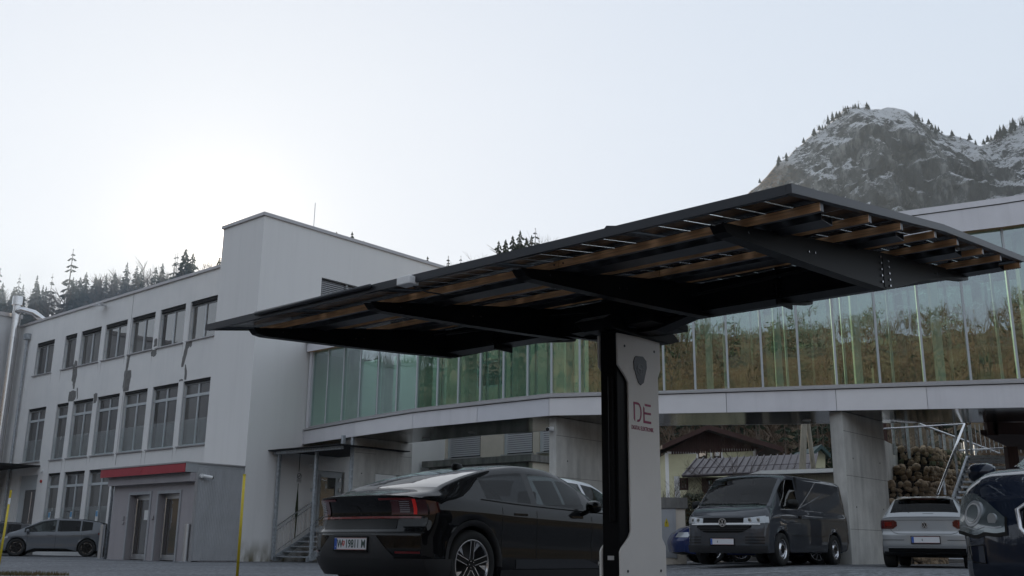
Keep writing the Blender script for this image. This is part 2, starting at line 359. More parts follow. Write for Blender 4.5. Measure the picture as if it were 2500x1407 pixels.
# ================================================================== office wing and tower
def window(par, c, a0, a1, z0, z1, kind, out=-1, axis='x', lights=2, tilt=False, rec=.13):
    """opening a0..a1; frame is the part, panes, sill, glass guard its sub-parts"""
    def B(mm, d0, d1, aa, ab, za, zb, m=0):
        lo, hi = sorted((c - out * d0, c - out * d1))
        if axis == 'x': mm.box(lo, hi, min(aa, ab), max(aa, ab), za, zb, m)
        else: mm.box(min(aa, ab), max(aa, ab), lo, hi, za, zb, m)
        return mm
    f = M(); t = .055
    hb = .16 if kind == 'up' else .10        # dark blind slot at the head
    B(f, rec - .10, rec + .02, a0, a1, z1 - hb, z1 - .003, 1)
    zt = z1 - hb
    B(f, rec, rec + .06, a0, a0 + t, z0, zt); B(f, rec, rec + .06, a1 - t, a1, z0, zt)
    B(f, rec, rec + .06, a0 + t, a1 - t, z0, z0 + t + .02); B(f, rec, rec + .06, a0 + t, a1 - t, zt - t, zt)
    B(f, .015, .035, a1 - .055, a1 - .035, z0 + .05, z1 - .05)      # blind guide rail at the jamb
    for q in (.25, .75): B(f, .035, rec, a1 - .052, a1 - .038, z0 + (z1 - z0) * q, z0 + (z1 - z0) * q + .02)
    mid = (a0 + a1) / 2
    ztr = None
    if kind == 'tall':
        ztr = z1 - .23 * (z1 - z0)
        B(f, rec - .01, rec + .06, a0 + t, a1 - t, ztr - .06, ztr + .05)
    if lights == 2: B(f, rec - .012, rec + .058, mid - .045, mid + .045, z0 + t + .02, zt - t)
    if kind == 'tall':
        B(f, rec - .03, rec - .014, mid - .015, mid + .015, z0 + .9, z0 + 1.05, 2)
    fo = f.build('window', ['frame', 'dark', 'alu'], par)
    spans = [(a0 + t, mid - .045), (mid + .045, a1 - t)] if lights == 2 else [(a0 + t, a1 - t)]
    rows = [(z0 + t + .02, zt - t)] if kind != 'tall' else [(z0 + t + .02, ztr - .06), (ztr + .05, zt - t)]
    for i, (sa, sb) in enumerate(spans):
        for (ra, rb) in rows:
            B(M(), rec + .028, rec + .036, sa, sb, ra, rb).build('pane', ('darkpane', 'darkpane2', 'darkpane3', 'darkpane2')[int(abs(a0 * 7.3 + i * 1.7 + z0)) % 4], fo)
    s = M(); B(s, -.07, rec, a0 - .05, a1 + .07, z0 - .045, z0 - .004); s.build('sill', 'coping', fo)
    if kind == 'tall':
        zq = z0 + (z1 - z0) * .40; xg = c - out * .025
        M().face([(xg, a0 + .03, z0 + .02), (xg, a1 - .08, z0 + .02), (xg, a1 - .08, zq), (xg, a0 + .03, zq)]).build('guard_glass', 'guard', fo)
    return fo

WX = 1.5
UP = [(18.73, 20.60, 2), (16.48, 17.65, 1), (14.17, 16.06, 2), (11.86, 13.79, 2), (9.56, 11.49, 2), (7.22, 9.16, 2), (4.92, 6.86, 2)]
wing = thing('office_wing', 'long white rendered three storey office wing with rows of grey windows and grey mortar patches', 'building', T0, AZ)
holes = [(a, b, 8.37, 9.98) for a, b, n in UP] + [(a, b, 4.19, 6.74) for a, b, n in UP] + [(a, b, 1.0, 3.58) for a, b, n in UP[1:5]] + [(18.69, 20.62, 1.0, 3.58)]
wm = M(); wall_with_holes(wm, 'x', WX, -1, 2.53, 22.9, -.1, 11.06, holes, .2)
wm.face([(WX, 2.53, 11.0), (WX, 22.9, 11.0), (12, 22.9, 11.0), (12, 2.53, 11.0)])
wm.face([(12, 2.53, -.1), (12, 22.9, -.1), (12, 22.9, 11.06), (12, 2.53, 11.06)])
wm.face([(WX, 22.9, -.1), (12, 22.9, -.1), (12, 22.9, 11.06), (WX, 22.9, 11.06)])
wm.build('wall', 'render', wing)
M().box(WX + .25, WX + .3, 2.6, 22.8, -.1, 10.9).build('room_backing', 'dark', wing)
M().box(WX - .07, WX + .35, 2.56, 12.55, 11.062, 11.18).build('coping', 'coping', wing, bevel=.008)
M().box(WX - .07, WX + .35, 12.57, 22.85, 11.062, 11.18).build('coping', 'coping', wing, bevel=.008)
for i, (a, b, n) in enumerate(UP):
    window(wing, WX, a, b, 8.37, 9.98, 'up', lights=n)
    window(wing, WX, a, b, 4.19, 6.74, 'tall', lights=n)
for a, b, n in UP[1:5]:
    wo = window(wing, WX, a, b, 1.0, 3.58, 'tall', lights=n)
    if n == 1 or a > 11.9 - .1:
        q = (a + b) / 2 + (.0 if n == 1 else -.12)
        nn = M(); nn.box(WX + .012, WX + .016, q - .11, q + .11, 1.42, 1.86, 0); nn.box(WX + .006, WX + .0115, q - .08, q + .09, 1.62, 1.84, 1)
        nn.build('notice', ['white', mat('notice_blue', (.12, .30, .50), .5)], wo)
# entrance door at the far end of the wing
dm = M(); dm.box(WX + .1, WX + .16, 18.69, 20.62, 3.0, 3.58); dm.box(WX + .1, WX + .16, 20.15, 20.62, 1.0, 3.0); dm.box(WX + .1, WX + .16, 18.69, 18.8, 1.0, 3.0)
for q in (18.8, 20.05): dm.box(WX + .09, WX + .15, q, q + .1, 1.0, 3.0)
dm.box(WX + .09, WX + .15, 18.9, 20.05, 2.9, 3.0); dm.box(WX + .09, WX + .15, 18.9, 20.05, 1.0, 1.2)
dr = dm.build('entrance_door', 'frame', wing)
M().box(WX + .12, WX + .14, 18.9, 20.05, 1.2, 2.9).build('pane', 'darkpane', dr)
M().tube([(WX + .03, 19.15, 1.25), (WX + .03, 19.15, 2.8)], .018, 8).build('handle', 'steel', dr)
M().box(-.4, WX - .01, 18.55, 24.0, 3.93, 3.99).build('porch_roof', 'dark', wing)
M().box(-1.0, WX - .005, 18.2, 22.85, -.1, .98).build('porch_platform', 'concrete_d', wing)
rl = M(); rl.tube([(-.9, 18.3, 2.02), (-.9, 22.8, 2.02)], .025, 8); rl.tube([(-.9, 18.3, 1.9), (-.9, 22.8, 1.9)], .012, 6); rl.tube([(-.9, 18.3, 1.08), (-.9, 22.8, 1.08)], .012, 6)
for k in range(4): rl.tube([(-.9, 18.3 + 1.5 * k, .98), (-.9, 18.3 + 1.5 * k, 2.02)], .02, 6)
for k in range(36): rl.tube([(-.9, 18.42 + .125 * k, 1.08), (-.9, 18.42 + .125 * k, 1.9)], .006, 4)
rl.build('porch_railing', 'alu', wing)
PATCHES = [
 [(16.36, 8.67), (16.15, 8.62), (16.04, 8.16), (16.0, 7.95), (16.06, 7.68), (16.10, 7.5), (16.11, 7.31), (16.25, 7.34), (16.30, 7.5), (16.36, 7.67), (16.47, 7.72), (16.46, 8.0), (16.51, 8.40), (16.42, 8.5)],
 [(15.87, 7.35), (15.78, 7.34), (15.72, 7.1), (15.66, 6.85), (15.73, 6.81), (15.84, 7.18)],
 [(16.55, 7.23), (16.2, 7.26), (15.92, 7.21), (15.86, 7.0), (15.92, 6.82), (16.14, 6.76), (16.16, 6.75), (16.55, 6.77), (16.59, 6.95)],
 [(14.16, 6.90), (14.0, 6.95), (13.84, 6.9), (13.83, 6.62), (13.9, 6.5), (14.11, 6.48), (14.13, 6.7)],
 [(11.46, 8.31), (11.30, 8.31), (11.37, 7.9), (11.40, 7.66), (11.09, 7.64), (11.03, 7.35), (11.1, 7.1), (11.13, 6.78), (11.6, 6.79), (11.68, 7.0), (11.64, 7.3), (11.66, 7.59), (11.58, 7.75), (11.56, 7.95)],
 [(9.50, 8.31), (9.17, 8.31), (9.14, 8.13), (9.25, 8.05), (9.38, 8.02), (9.57, 8.08), (9.6, 8.2)],
 [(9.44, 8.76), (9.3, 8.80), (9.2, 8.72), (9.2, 8.45), (9.44, 8.45), (9.41, 8.6)],
 [(6.94, 8.31), (6.51, 8.31), (6.50, 8.18), (6.55, 8.08), (6.62, 8.14), (6.76, 8.05), (6.84, 7.75), (6.99, 7.34), (7.13, 7.34), (7.11, 7.71), (6.98, 8.1)],
 [(6.87, 7.42), (6.80, 7.40), (6.68, 7.14), (6.68, 6.80), (6.82, 6.80), (6.84, 7.15)],
 [(7.20, 6.82), (7.05, 6.86), (6.90, 6.83), (6.93, 6.77), (7.18, 6.77)]]
for k, p in enumerate(PATCHES):
    rr = random.Random(k); q = []
    for i in range(len(p)):
        a, b = p[i], p[(i + 1) % len(p)]
        for t in (0, .33, .66): q.append((WX, a[0] + (b[0] - a[0]) * t + rr.uniform(-.02, .02) * (t > 0), a[1] + (b[1] - a[1]) * t + rr.uniform(-.02, .02) * (t > 0)))
    M().prism(q, (-.006, 0, 0)).build('mortar_patch', 'patch', wing)
MT['drip'] = mat('dirt_drip', (.50, .49, .47), .95, var=.2, vscale=9)
rr = random.Random(77)
for a, b, n in UP:
    for zs_ in (8.32, 4.14):
        for e in (a - .04, b + .06):
            L = rr.uniform(.25, .7); w_ = rr.uniform(.012, .03); rows = [[], []]
            for k in range(9):
                t = k / 8; ww = w_ * (1 - t) ** .6; o_ = rr.uniform(-.004, .004); rows[0].append((WX - .0015, e - ww + o_, zs_ - L * t)); rows[1].append((WX - .0015, e + ww + o_, zs_ - L * t))
            if e < 20.6: M().grid(rows).build('drip_stain', 'drip', wing)
jl = M(); jl.box(WX - .012, WX + .01, 11.55, 11.57, 3.7, 11.06)
jl.build('expansion_joint', 'coping', wing)
dp = M(); dp.tube([(WX - .1, 21.6, 0), (WX - .1, 21.6, 10.3)], .055, 12); dp.box(WX - .24, WX - .02, 21.42, 21.78, 10.3, 10.58)
for z in (1.5, 3.5, 5.5, 7.5, 9.5): dp.tube([(WX - .1, 21.6, z), (WX - .1, 21.6, z + .04)], .065, 12)
dp.build('downpipe', 'galv', wing, smooth=False)
fl = M(); fl.tube([(WX - .45, 22.45, 0), (WX - .45, 22.45, 12.1)], .19, 20); fl.tube([(WX - .45, 22.45, 12.1), (WX - .45, 22.45, 12.55)], .27, 20)
for k in range(12): fl.tube([(WX - .45, 22.45, 1.0 * k + .4), (WX - .45, 22.45, 1.0 * k + .44)], .2, 20)
fo = fl.build('flue', 'steel', wing, smooth=False)
el = M(); el.tube([(WX - .45, 22.4, 11.75), (WX - .35, 22.1, 11.85), (WX + .1, 21.7, 11.7), (WX + .6, 21.2, 11.2)], .16, 14)
el.build('flue_elbow', 'steel', wing, smooth=True)
lm = M(); lm.box(WX - .45, WX, 14.0, 14.06, 10.86, 10.92); lm.prism([(WX - .5, 13.8, 10.86), (WX - .2, 13.8, 10.95), (WX - .15, 13.8, 10.9), (WX - .48, 13.8, 10.82)], (0, .45, 0))
lm.build('wall_lamp', 'alu', wing)
for (x, y, h) in ((4.5, 21.9, .9), (3.2, 20.8, .5)):
    v = M(); v.box(x - .35, x + .35, y - .35, y + .35, 10.95, 11.35 + h * .4); v.tube([(x, y, 11.3 + h * .4), (x, y, 11.75 + h * .4)], .12, 12); v.tube([(x, y, 11.75 + h * .4), (x, y, 11.82 + h * .4)], [.24, .08], 12)
    v.build('roof_vent', 'rooftile', wing)
al = M(); al.box(WX - .09, WX - .001, 18.2, 18.32, 3.65, 3.75); al.build('alarm_box', 'white', wing)
M().tube([(WX - .05, 18.24, 3.25), (WX - .001, 18.24, 3.25)], .07, 12).build('alarm_siren', 'red', wing)

# neighbour
nb = thing('neighbour_building', 'pale grey rendered building at the far left edge behind the steel flue', 'building', T0, AZ)
n_ = M(); n_.box(-14, 1.49, 22.92, 36, -.1, 11.55); n_.build('wall', 'render_grey', nb)
M().box(-14, 1.56, 22.86, 23.3, 11.552, 11.75).build('coping', 'coping', nb)
v = M(); v.box(-1.2, -.4, 24.4, 25.2, 11.6, 11.95); v.tube([(-.8, 24.8, 11.95), (-.8, 24.8, 12.45)], .13, 12); v.tube([(-.8, 24.8, 12.45), (-.8, 24.8, 12.55)], [.26, .1], 12)
v.build('roof_vent', 'rooftile', nb)

# tower
gm_ = mat('tower_render', (.66, .655, .65), .9, bump=.35, bscale=60)
def grime(m):
    n = m.node_tree.nodes; l = m.node_tree.links; p = n['Principled BSDF']
    tc = n.new('ShaderNodeTexCoord'); sx = n.new('ShaderNodeSeparateXYZ'); l.new(tc.outputs['Object'], sx.inputs[0])
    t = n.new('ShaderNodeTexNoise'); t.inputs['Scale'].default_value = 3.2; t.inputs['Detail'].default_value = 6
    mp = n.new('ShaderNodeMapping'); mp.inputs['Scale'].default_value = (1, 1, .35); l.new(tc.outputs['Object'], mp.inputs[0]); l.new(mp.outputs[0], t.inputs['Vector'])
    mr = n.new('ShaderNodeMapRange'); mr.inputs[1].default_value = .75; mr.inputs[2].default_value = 0.0; l.new(sx.outputs[2], mr.inputs[0])
    mu = n.new('ShaderNodeMath'); mu.operation = 'MULTIPLY'; l.new(mr.outputs[0], mu.inputs[0])
    m2 = n.new('ShaderNodeMapRange'); m2.inputs[1].default_value = .38; m2.inputs[2].default_value = .62; l.new(t.outputs[0], m2.inputs[0]); l.new(m2.outputs[0], mu.inputs[1])
    mx = n.new('ShaderNodeMix'); mx.data_type = 'RGBA'; mx.inputs[6].default_value = (.79, .78, .77, 1); mx.inputs[7].default_value = (.13, .11, .05, 1)
    l.new(mu.outputs[0], mx.inputs[0]); l.new(mx.outputs[2], p.inputs['Base Color'])
grime(gm_); streaks(gm_, .95); MT['tower'] = gm_
tower = thing('stair_tower', 'tall plain white corner tower with a side door and a small window with a blind', 'building', T0, AZ)
tw = M()
wall_with_holes(tw, 'y', 0, -1, 0, 9.3, -.1, 11.77, [(3.02, 4.22, .98, 3.10), (2.66, 5.4, 8.3, 10.08)], .22)
tw.face([(0, 0, -.1), (0, 2.53, -.1), (0, 2.53, 11.77), (0, 0, 11.77)]); tw.face([(0, 2.53, -.1), (1.5, 2.53, -.1), (1.5, 2.53, 11.77), (0, 2.53, 11.77)])
tw.face([(1.5, 2.53, 11.05), (9.3, 2.53, 11.05), (9.3, 2.53, 11.77), (1.5, 2.53, 11.77)]); tw.face([(9.3, 0, -.1), (9.3, 2.53, -.1), (9.3, 2.53, 11.77), (9.3, 0, 11.77)])
tw.face([(0, 0, 11.7), (9.3, 0, 11.7), (9.3, 2.53, 11.7), (0, 2.53, 11.7)])
tw.build('wall', 'tower', tower)
M().box(.25, 9, .24, .3, .5, 10.9).build('room_backing', 'dark', tower)
cpg = M(); cpg.box(-.06, 9.36, -.06, .3, 11.772, 11.90); cpg.box(-.06, .3, .3, 2.59, 11.772, 11.90); cpg.build('coping', 'coping', tower, bevel=.008)
M().tube([(2.6, .6, 11.8), (2.62, .62, 13.1)], .012, 6).build('lightning_rod', 'galv', tower)
bl = M()
for k in range(9): bl.prism([(2.7, .05, 9.98 - .075 * k), (2.7, .12, 9.955 - .075 * k), (2.7, .122, 9.96 - .075 * k), (2.7, .052, 9.985 - .075 * k)], (2.65, 0, 0))
wt = M(); wt.box(2.66, 5.4, .1, .16, 8.3, 8.38); wt.box(2.66, 2.74, .1, .16, 8.38, 10.08); wt.box(3.9, 3.98, .1, .16, 8.38, 10.08)
wto = wt.build('window', 'frame', tower); M().box(2.74, 5.4, .17, .18, 8.38, 10.08).build('pane', 'darkpane', wto)
bl.build('blind', 'blind', wto)
dd = M(); dd.box(3.02, 3.12, .1, .17, 1.0, 3.1); dd.box(4.12, 4.22, .1, .17, 1.0, 3.1); dd.box(3.12, 4.12, .1, .17, 3.0, 3.1); dd.box(3.12, 3.24, .09, .16, 1.05, 3.0); dd.box(3.9, 4.12, .09, .16, 1.05, 3.0); dd.box(3.24, 3.9, .09, .16, 2.88, 3.0); dd.box(3.24, 3.9, .09, .16, 1.05, 1.2)
dro = dd.build('side_door', 'frame', tower)
M().box(3.24, 3.9, .12, .14, 1.2, 2.88).build('pane', 'darkpane', dro)
hd = M(); hd.tube([(3.17, .02, 1.15), (3.17, .02, 2.95)], .018, 8)
for z in (1.3, 2.8): hd.tube([(3.17, .02, z), (3.17, .1, z)], .01, 6)
for z in (2.75, 2.4): hd.box(4.02, 4.08, .03, .09, z, z + .12)
hd.build('handle', 'steel', dro)
# no-smoking sign and the damp streak
sg = M(); sg.box(2.08, 2.33, -.012, -.002, 2.60, 3.0)
sgo = sg.build('no_smoking_sign', 'white', tower)
rn = M(); R0, R1 = .075, .095
for k in range(24):
    a, b = 2 * PI * k / 24, 2 * PI * (k + 1) / 24
    rn.face([(2.205 + R0 * math.cos(a), -.0145, 2.85 + R0 * math.sin(a)), (2.205 + R1 * math.cos(a), -.0145, 2.85 + R1 * math.sin(a)), (2.205 + R1 * math.cos(b), -.0145, 2.85 + R1 * math.sin(b)), (2.205 + R0 * math.cos(b), -.0145, 2.85 + R0 * math.sin(b))])
rn.face([(2.14, -.0145, 2.80), (2.155, -.0145, 2.785), (2.27, -.0145, 2.90), (2.255, -.0145, 2.915)])
rn.box(2.15, 2.25, -.0155, -.0135, 2.84, 2.855)
for z in (2.72, 2.69, 2.65): rn.face([(2.11, -.0145, z), (2.30, -.0145, z), (2.30, -.0145, z + .012), (2.11, -.0145, z + .012)])
rn.build('print', 'black', sgo)
stn = M(); rr = random.Random(5)
Lp, Rp = [], []
for k in range(30):
    z = .75 + 2.9 * k / 29; wd = .012 + .045 * math.exp(-((z - 1.7) / .5) ** 2) + rr.uniform(0, .008)
    if z > 2.4: wd = .014
    Lp.append((2.19 - wd, -.0015, z)); Rp.append((2.19 + wd, -.0015, z))
stn.grid([Lp, Rp]); stn.build('damp_streak', mat('algae_streak', (.05, .06, .025), .95, var=.4, vscale=12), tower)
M().box(2.72, 2.82, -.03, -.001, 2.36, 2.47).build('doorbell_box', 'frame', tower)
M().box(2.6, 2.85, -.12, -.001, 3.18, 3.30).build('door_lamp', 'white', tower)

# entrance canopy and steps in front of the side door
ec = thing('entrance_canopy', 'galvanised steel door canopy on two posts over the side steps', 'canopy', T0, AZ)
for (x, y) in ((1.22, -.17), (1.36, -2.0)):
    M().box(x - .05, x + .05, y - .05, y + .05, .06, 3.5).build('post', 'galv', ec, bevel=.006)
b_ = M(); b_.box(1.05, 1.15, -3.6, .02 - .03, 3.5, 3.6); b_.build('front_beam', 'galv', ec)
M().box(.85, 3.9, -3.75, -.005, 3.61, 3.64).build('roof_sheet', 'dark', ec)
M().box(1.2, 1.3, -3.5, -3.4, 3.64, 3.95).build('hanger', 'galv', ec)
st = thing('steel_steps', 'short flight of galvanised steps with tubular railings up to the side door', 'stairs', T0, AZ)
RISE, RUN = .163, .272
for k in range(6):
    x = 1.30 + RUN * k; z = .19 + RISE * k
    t = M(); t.box(x, x + .29, -1.93, -.24, z - .045, z); t.build('tread', 'galv', st)
M().box(2.93, 4.6, -2.0, -.05, .93, .99).build('landing', 'galv', st)
for y in (-.22, -1.98):
    s = M(); s.prism([(1.2, y, .02), (1.42, y, .02), (3.0, y, .95), (4.5, y, .95), (4.5, y, 1.10), (2.9, y, 1.10), (1.2, y, .16)], (0, .03, 0)); s.build('stringer', 'galv', st)
for y in (-.14, -1.94):
    h = M(); sl = RISE / RUN
    P = lambda x, dz: (x, y, .19 + (x - 1.3) * sl + dz)
    h.tube([P(1.3, .95), P(2.75, .95), (2.95, y, 1.95), (3.3, y, 1.95)] if y < -1 else [P(1.3, .95), P(2.7, .95), (2.85, y, 2.0)], .021, 8)
    h.tube([P(1.3, .80), P(2.75, .80)], .010, 6); h.tube([P(1.3, .12), P(2.75, .12)], .010, 6)
    for x in (1.95, 2.7): h.tube([P(x, 0), P(x, .95)], .019, 8)
    if y < -1: h.tube([(3.3, y, 1.0), (3.3, y, 1.95)], .019, 8)
    for k in range(12): h.tube([P(1.35 + .118 * k, .12), P(1.35 + .118 * k, .80)], .006, 5)
    h.build('railing', 'steel', st, smooth=False)

# ================================================================== kiosk
K0 = Vector((-9.918, 32.005, 0))
ki = thing('entrance_kiosk', 'small grey flat roofed entrance pavilion with a red fascia and two glass doors', 'pavilion', K0, AZ)
km = M(); wall_with_holes(km, 'x', 0, -1, .02, 5.12, 0, 2.75, [(2.66, 3.96, .0, 2.12), (.84, 2.12, .0, 2.12)], .30)
km.build('front_wall', 'kiosk', ki)
for y0, y1 in ((2.66, 3.96), (.84, 2.12)):
    f = M(); f.box(-.035, .0, y0 - .09, y0, 0, 2.12); f.box(-.035, .0, y1, y1 + .09, 0, 2.12); f.box(-.035, 0, y0 - .09, y1 + .09, 2.121, 2.22); f.build('door_surround', 'corr', ki)
    d = M(); d.box(.2, .26, y0, y1, 2.04, 2.12); d.box(.2, .26, y0, y0 + .07, .02, 2.04); d.box(.2, .26, y1 - .07, y1, .02, 2.04); d.box(.2, .26, y0 + .07, y1 - .07, .02, .19); d.box(.2, .26, y0 + .07, y1 - .07, 1.96, 2.04)
    do = d.build('glass_door', 'alu', ki)
    M().box(.225, .235, y0 + .07, y1 - .07, .19, 1.96).build('pane', 'darkpane', do)
    M().tube([(.15, y1 - .2, .1), (.15, y1 - .2, 2.0)], .018, 8).build('handle', 'steel', do)
    if y0 > 2: M().box(.216, .222, y0 + .3, y0 + .68, 1.3, 1.62).build('paper_notice', 'white', do)
for (y, z, w_) in ((4.28, 1.37, .06), (2.38, 1.36, .06), (4.26, 1.2, .04)): M().box(-.05, -.001, y - w_, y + w_, z - w_, z + w_).build('intercom', 'coping', ki, bevel=.006)
cg = M(); n = 59; row = lambda z: [(1.77 * k / n, (-.012 if k % 2 else .006), z) for k in range(n + 1)]
cg.grid([row(.03), row(2.9)]); cg.build('corrugated_side_wall', 'corr', ki)
M().box(-.035, .05, -.03, .015, 0, 2.74).build('corner_trim', 'coping', ki)
bk = M(); bk.box(0.32, 1.74, .03, 5.1, 0, 2.85); bk.build('core', 'kiosk', ki)
M().box(-.22, .02, -.015, 5.2, 2.45, 2.72).build('lower_fascia', 'kiosk', ki)
M().box(-.42, -.38, .0, 2.62, 2.725, 3.0).build('red_fascia_panel', 'redband', ki); M().box(-.42, -.38, 2.63, 5.42, 2.725, 3.0).build('red_fascia_panel', 'redband', ki)
M().box(-.44, 1.77, -.03, 5.45, 3.005, 3.05).build('roof_edge', 'coping', ki)
M().box(-.378, 1.75, .0, 5.38, 2.73, 3.0).build('roof', 'corr', ki)
up = M(); up.face([(-.42, -.02, 2.73), (0, -.02, 2.73), (0, -.02, 3.0), (-.42, -.02, 3.0)]); up.build('fascia_return', 'corr', ki)
dpk = M(); dpk.tube([(-.05, 5.17, 2.5), (-.05, 5.2, 2.3), (.02, 5.3, 2.15), (.02, 5.3, 0)], .045, 10); dpk.build('downpipe', 'galv', ki, smooth=True)
M().box(.05, 1.7, 5.13, 5.16, 0, 2.72).build('end_wall', 'corr', ki)

for (p, h, lab) in (((-14.615, 36.84), 1.18, 'brushed steel bollard at the left end of the red-banded kiosk'), ((-10.068, 32.0), 1.15, 'brushed steel bollard at the right corner of the kiosk beside the corrugated wall')):
    t = thing('bollard', lab, 'bollard', (p[0], p[1], 0), 0, 'steel bollards guarding the kiosk')
    M().tube([(0, 0, 0), (0, 0, h)], .085, 24).build('post', 'alu', t, smooth=False)
    M().tube([(0, 0, 0), (0, 0, .012)], .16, 16).build('base_plate', 'galv', t)
for (q0, q1, Y, lab) in (((572, 1500), (597, 1158), 14.0, 'plain yellow snow pole standing in front of the kiosk side wall'), ((-22, 1500), (27, 1197), 15.0, 'yellow snow pole with a white band at the left edge of the picture')):
    a, b = site(*q0, Y), site(*q1, Y); a = b + (a - b) * (b.z / (b.z - a.z)); d = b - a
    t = thing('snow_pole', lab, 'pole', a, 0, 'yellow snow poles')
    if 'white' in lab:
        M().tube([(0, 0, 0), tuple(d * .84)], .016, 10).build('shaft', 'yellow', t, smooth=True); M().tube([tuple(d * .84), tuple(d * .91)], .0165, 10).build('reflective_band', 'white', t)
        M().tube([tuple(d * .91), tuple(d)], .016, 10).build('tip', 'yellow', t)
    else:
        M().tube([(0, 0, 0), tuple(d * .985)], .019, 10).build('shaft', 'yellow', t, smooth=True); M().tube([tuple(d * .985), tuple(d)], .021, 10).build('cap', 'yellow', t)

def sec_cam(loc, rz, lab):
    t = thing('security_camera', lab, 'camera', loc, rz, 'white security cameras')
    M().tube([(0, 0, 0), (0, -.09, 0)], .07, 16).build('mount', 'white', t, smooth=False)
    h = M(); h.tube([(0, -.09, 0), (.06, -.16, -.02)], .04, 12); h.tube([(-.02, -.14, 0), (.26, -.24, -.04)], .055, 14); h.build('housing', 'white', t)
    M().tube([(.261, -.2405, -.0405), (.29, -.25, -.045)], .05, 14).build('lens_hood', 'black', t)
def kw(x, y, z, o=K0): return o + BX * x + AX * y + Vector((0, 0, z))
sec_cam(kw(.15, -.02, 2.62), AZ, 'white security camera on the corrugated kiosk side wall')
# ================================================================== glazed bridge
FR = [(-7.22, 34.95), (-5.1, 32.3), (-2.9, 29.75), (-.94, 28.08), (1.03, 26.47), (3.97, 25.80), (8.15, 24.89), (12.41, 23.97), (16.7, 23.05), (21, 22.1)]
FR = [Vector((x, y, 0)) for x, y in FR]
BK = [Vector((x, y, 0)) for x, y in [(-5.6, 36.8), (-3.29, 33.91), (-.9, 31.6), (.2, 30.75), (1.21, 30.0), (4.26, 28.5), (8.93, 27.57), (12.4, 27.0), (17.3, 26.1), (21.8, 25.2)]]
CUM = [0]
for a, b in zip(FR, FR[1:]): CUM.append(CUM[-1] + (b - a).length)
def pp(c, off=0, path=FR, cum=CUM):
    k = 0
    while k < len(cum) - 2 and c > cum[k + 1]: k += 1
    d = (path[k + 1] - path[k]).normalized()
    # smoothed normal at the joints
    p = path[k] + d * (c - cum[k])
    return p + Vector((-d.y, d.x, 0)) * off
def ipl(x, T):
    for (a, va), (b, vb) in zip(T, T[1:]):
        if x <= b: return va + (vb - va) * max(0, (x - a) / (b - a))
    return T[-1][1]
zgb = lambda c: ipl(c, [(0, 4.55), (14.9, 4.55), (23.5, 4.66), (32, 4.77)])
zgt = lambda c: ipl(c, [(0, 7.20), (3.4, 7.02), (7, 7.3), (23.0, 8.45), (32, 9.35)])
zft = lambda c: ipl(c, [(0, 4.39), (12, 4.40), (23.5, 4.51), (32, 4.60)])
zrt = lambda c: zgt(c) + ipl(c, [(0, .46), (23.5, .76), (32, .85)])
BO = FR[4]
br = thing('glazed_bridge', 'curved glass walled walkway bridge on concrete legs spanning from the white tower to the right', 'bridge', BO)
L_ = lambda v, z: (v.x - BO.x, v.y - BO.y, z)
# bottom fascia in sheets
cuts = [0.02, 3.5, 6.72, 9.33, 11.87, 16.5, 19.2, 21.35, 24.0, 26.6, 29.2, CUM[-1]]
for a, b in zip(cuts, cuts[1:]):
    cs = [a + .006] + [c for c in CUM if a + .02 < c < b - .02] + [b - .006]
    m_ = M(); rows = [[], [], [], []]
    for c in cs:
        for r, (o, z) in zip(rows, ((0, 3.94), (0, zft(c)), (.05, zft(c)), (.05, 3.94))): r.append(L_(pp(c, o), z))
    m_.grid(rows + [rows[0]]); 
    m_.build('fascia_panel', ('fascia', 'fascia2', 'fascia', 'fascia3', 'fascia2')[cuts.index(a) % 5], br)
# ledge under the glass
m_ = M(); cs = [c for c in CUM]
m_.grid([[L_(pp(c, .055), zft(c) + .02) for c in cs], [L_(pp(c, -.05), zft(c) + .02) for c in cs], [L_(pp(c, -.05), zft(c) + .06) for c in cs], [L_(pp(c, .08), zft(c) + .10) for c in cs], [L_(pp(c, .08), zgb(c)) for c in cs], [L_(pp(c, .14), zgb(c)) for c in cs]])
m_.build('sill_ledge', 'coping', br)
m_ = M(); m_.grid([[L_(pp(c, .052), 3.96) for c in cs], [L_(pp(c, .052), zft(c) + .02) for c in cs]]); m_.build('fascia_backing', 'dark', br)
# end cheek at the tower
M().hexa([L_(pp(0, 0) + Vector((-.25, .3, 0)), 3.94), L_(pp(0, 0), 3.94), L_(pp(0, .3), 3.94), L_(pp(0, .3) + Vector((-.25, .3, 0)), 3.94),
          L_(pp(0, 0) + Vector((-.25, .3, 0)), 4.45), L_(pp(0, 0), 4.45), L_(pp(0, .3), 4.45), L_(pp(0, .3) + Vector((-.25, .3, 0)), 4.45)]).build('end_cheek', 'fascia', br)
# soffit, floor, roof
def sheet(z, name, mt, fo=.0, th=.02, zf=None):
    m_ = M(); n = 60; A_ = []; B_ = []
    cb = [0]
    for a, b in zip(BK, BK[1:]): cb.append(cb[-1] + (b - a).length)
    for i in range(n + 1):
        t = i / n; c = t * CUM[-1]; zz = z if zf is None else zf(c)
        # nearest matching point of the back line
        k = 0
        while k < len(CUM) - 2 and c > CUM[k + 1]: k += 1
        u = (c - CUM[k]) / (CUM[k + 1] - CUM[k]); q = BK[k].lerp(BK[k + 1], u)
        A_.append(L_(pp(c, fo), zz)); B_.append(L_(q, zz))
    m_.grid([A_, B_, [(x, y, zz + th) for x, y, zz in B_], [(x, y, zz + th) for x, y, zz in A_], A_]); return m_.build(name, mt, br)
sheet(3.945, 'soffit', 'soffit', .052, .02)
sheet(4.32, 'floor_slab', 'concrete', .1, .14)
sheet(0, 'ceiling', 'render_grey', .16, .05, zf=lambda c: zgt(c) + .02)
sheet(0, 'roof', 'coping', -.02, .05, zf=lambda c: zrt(c) - .02)
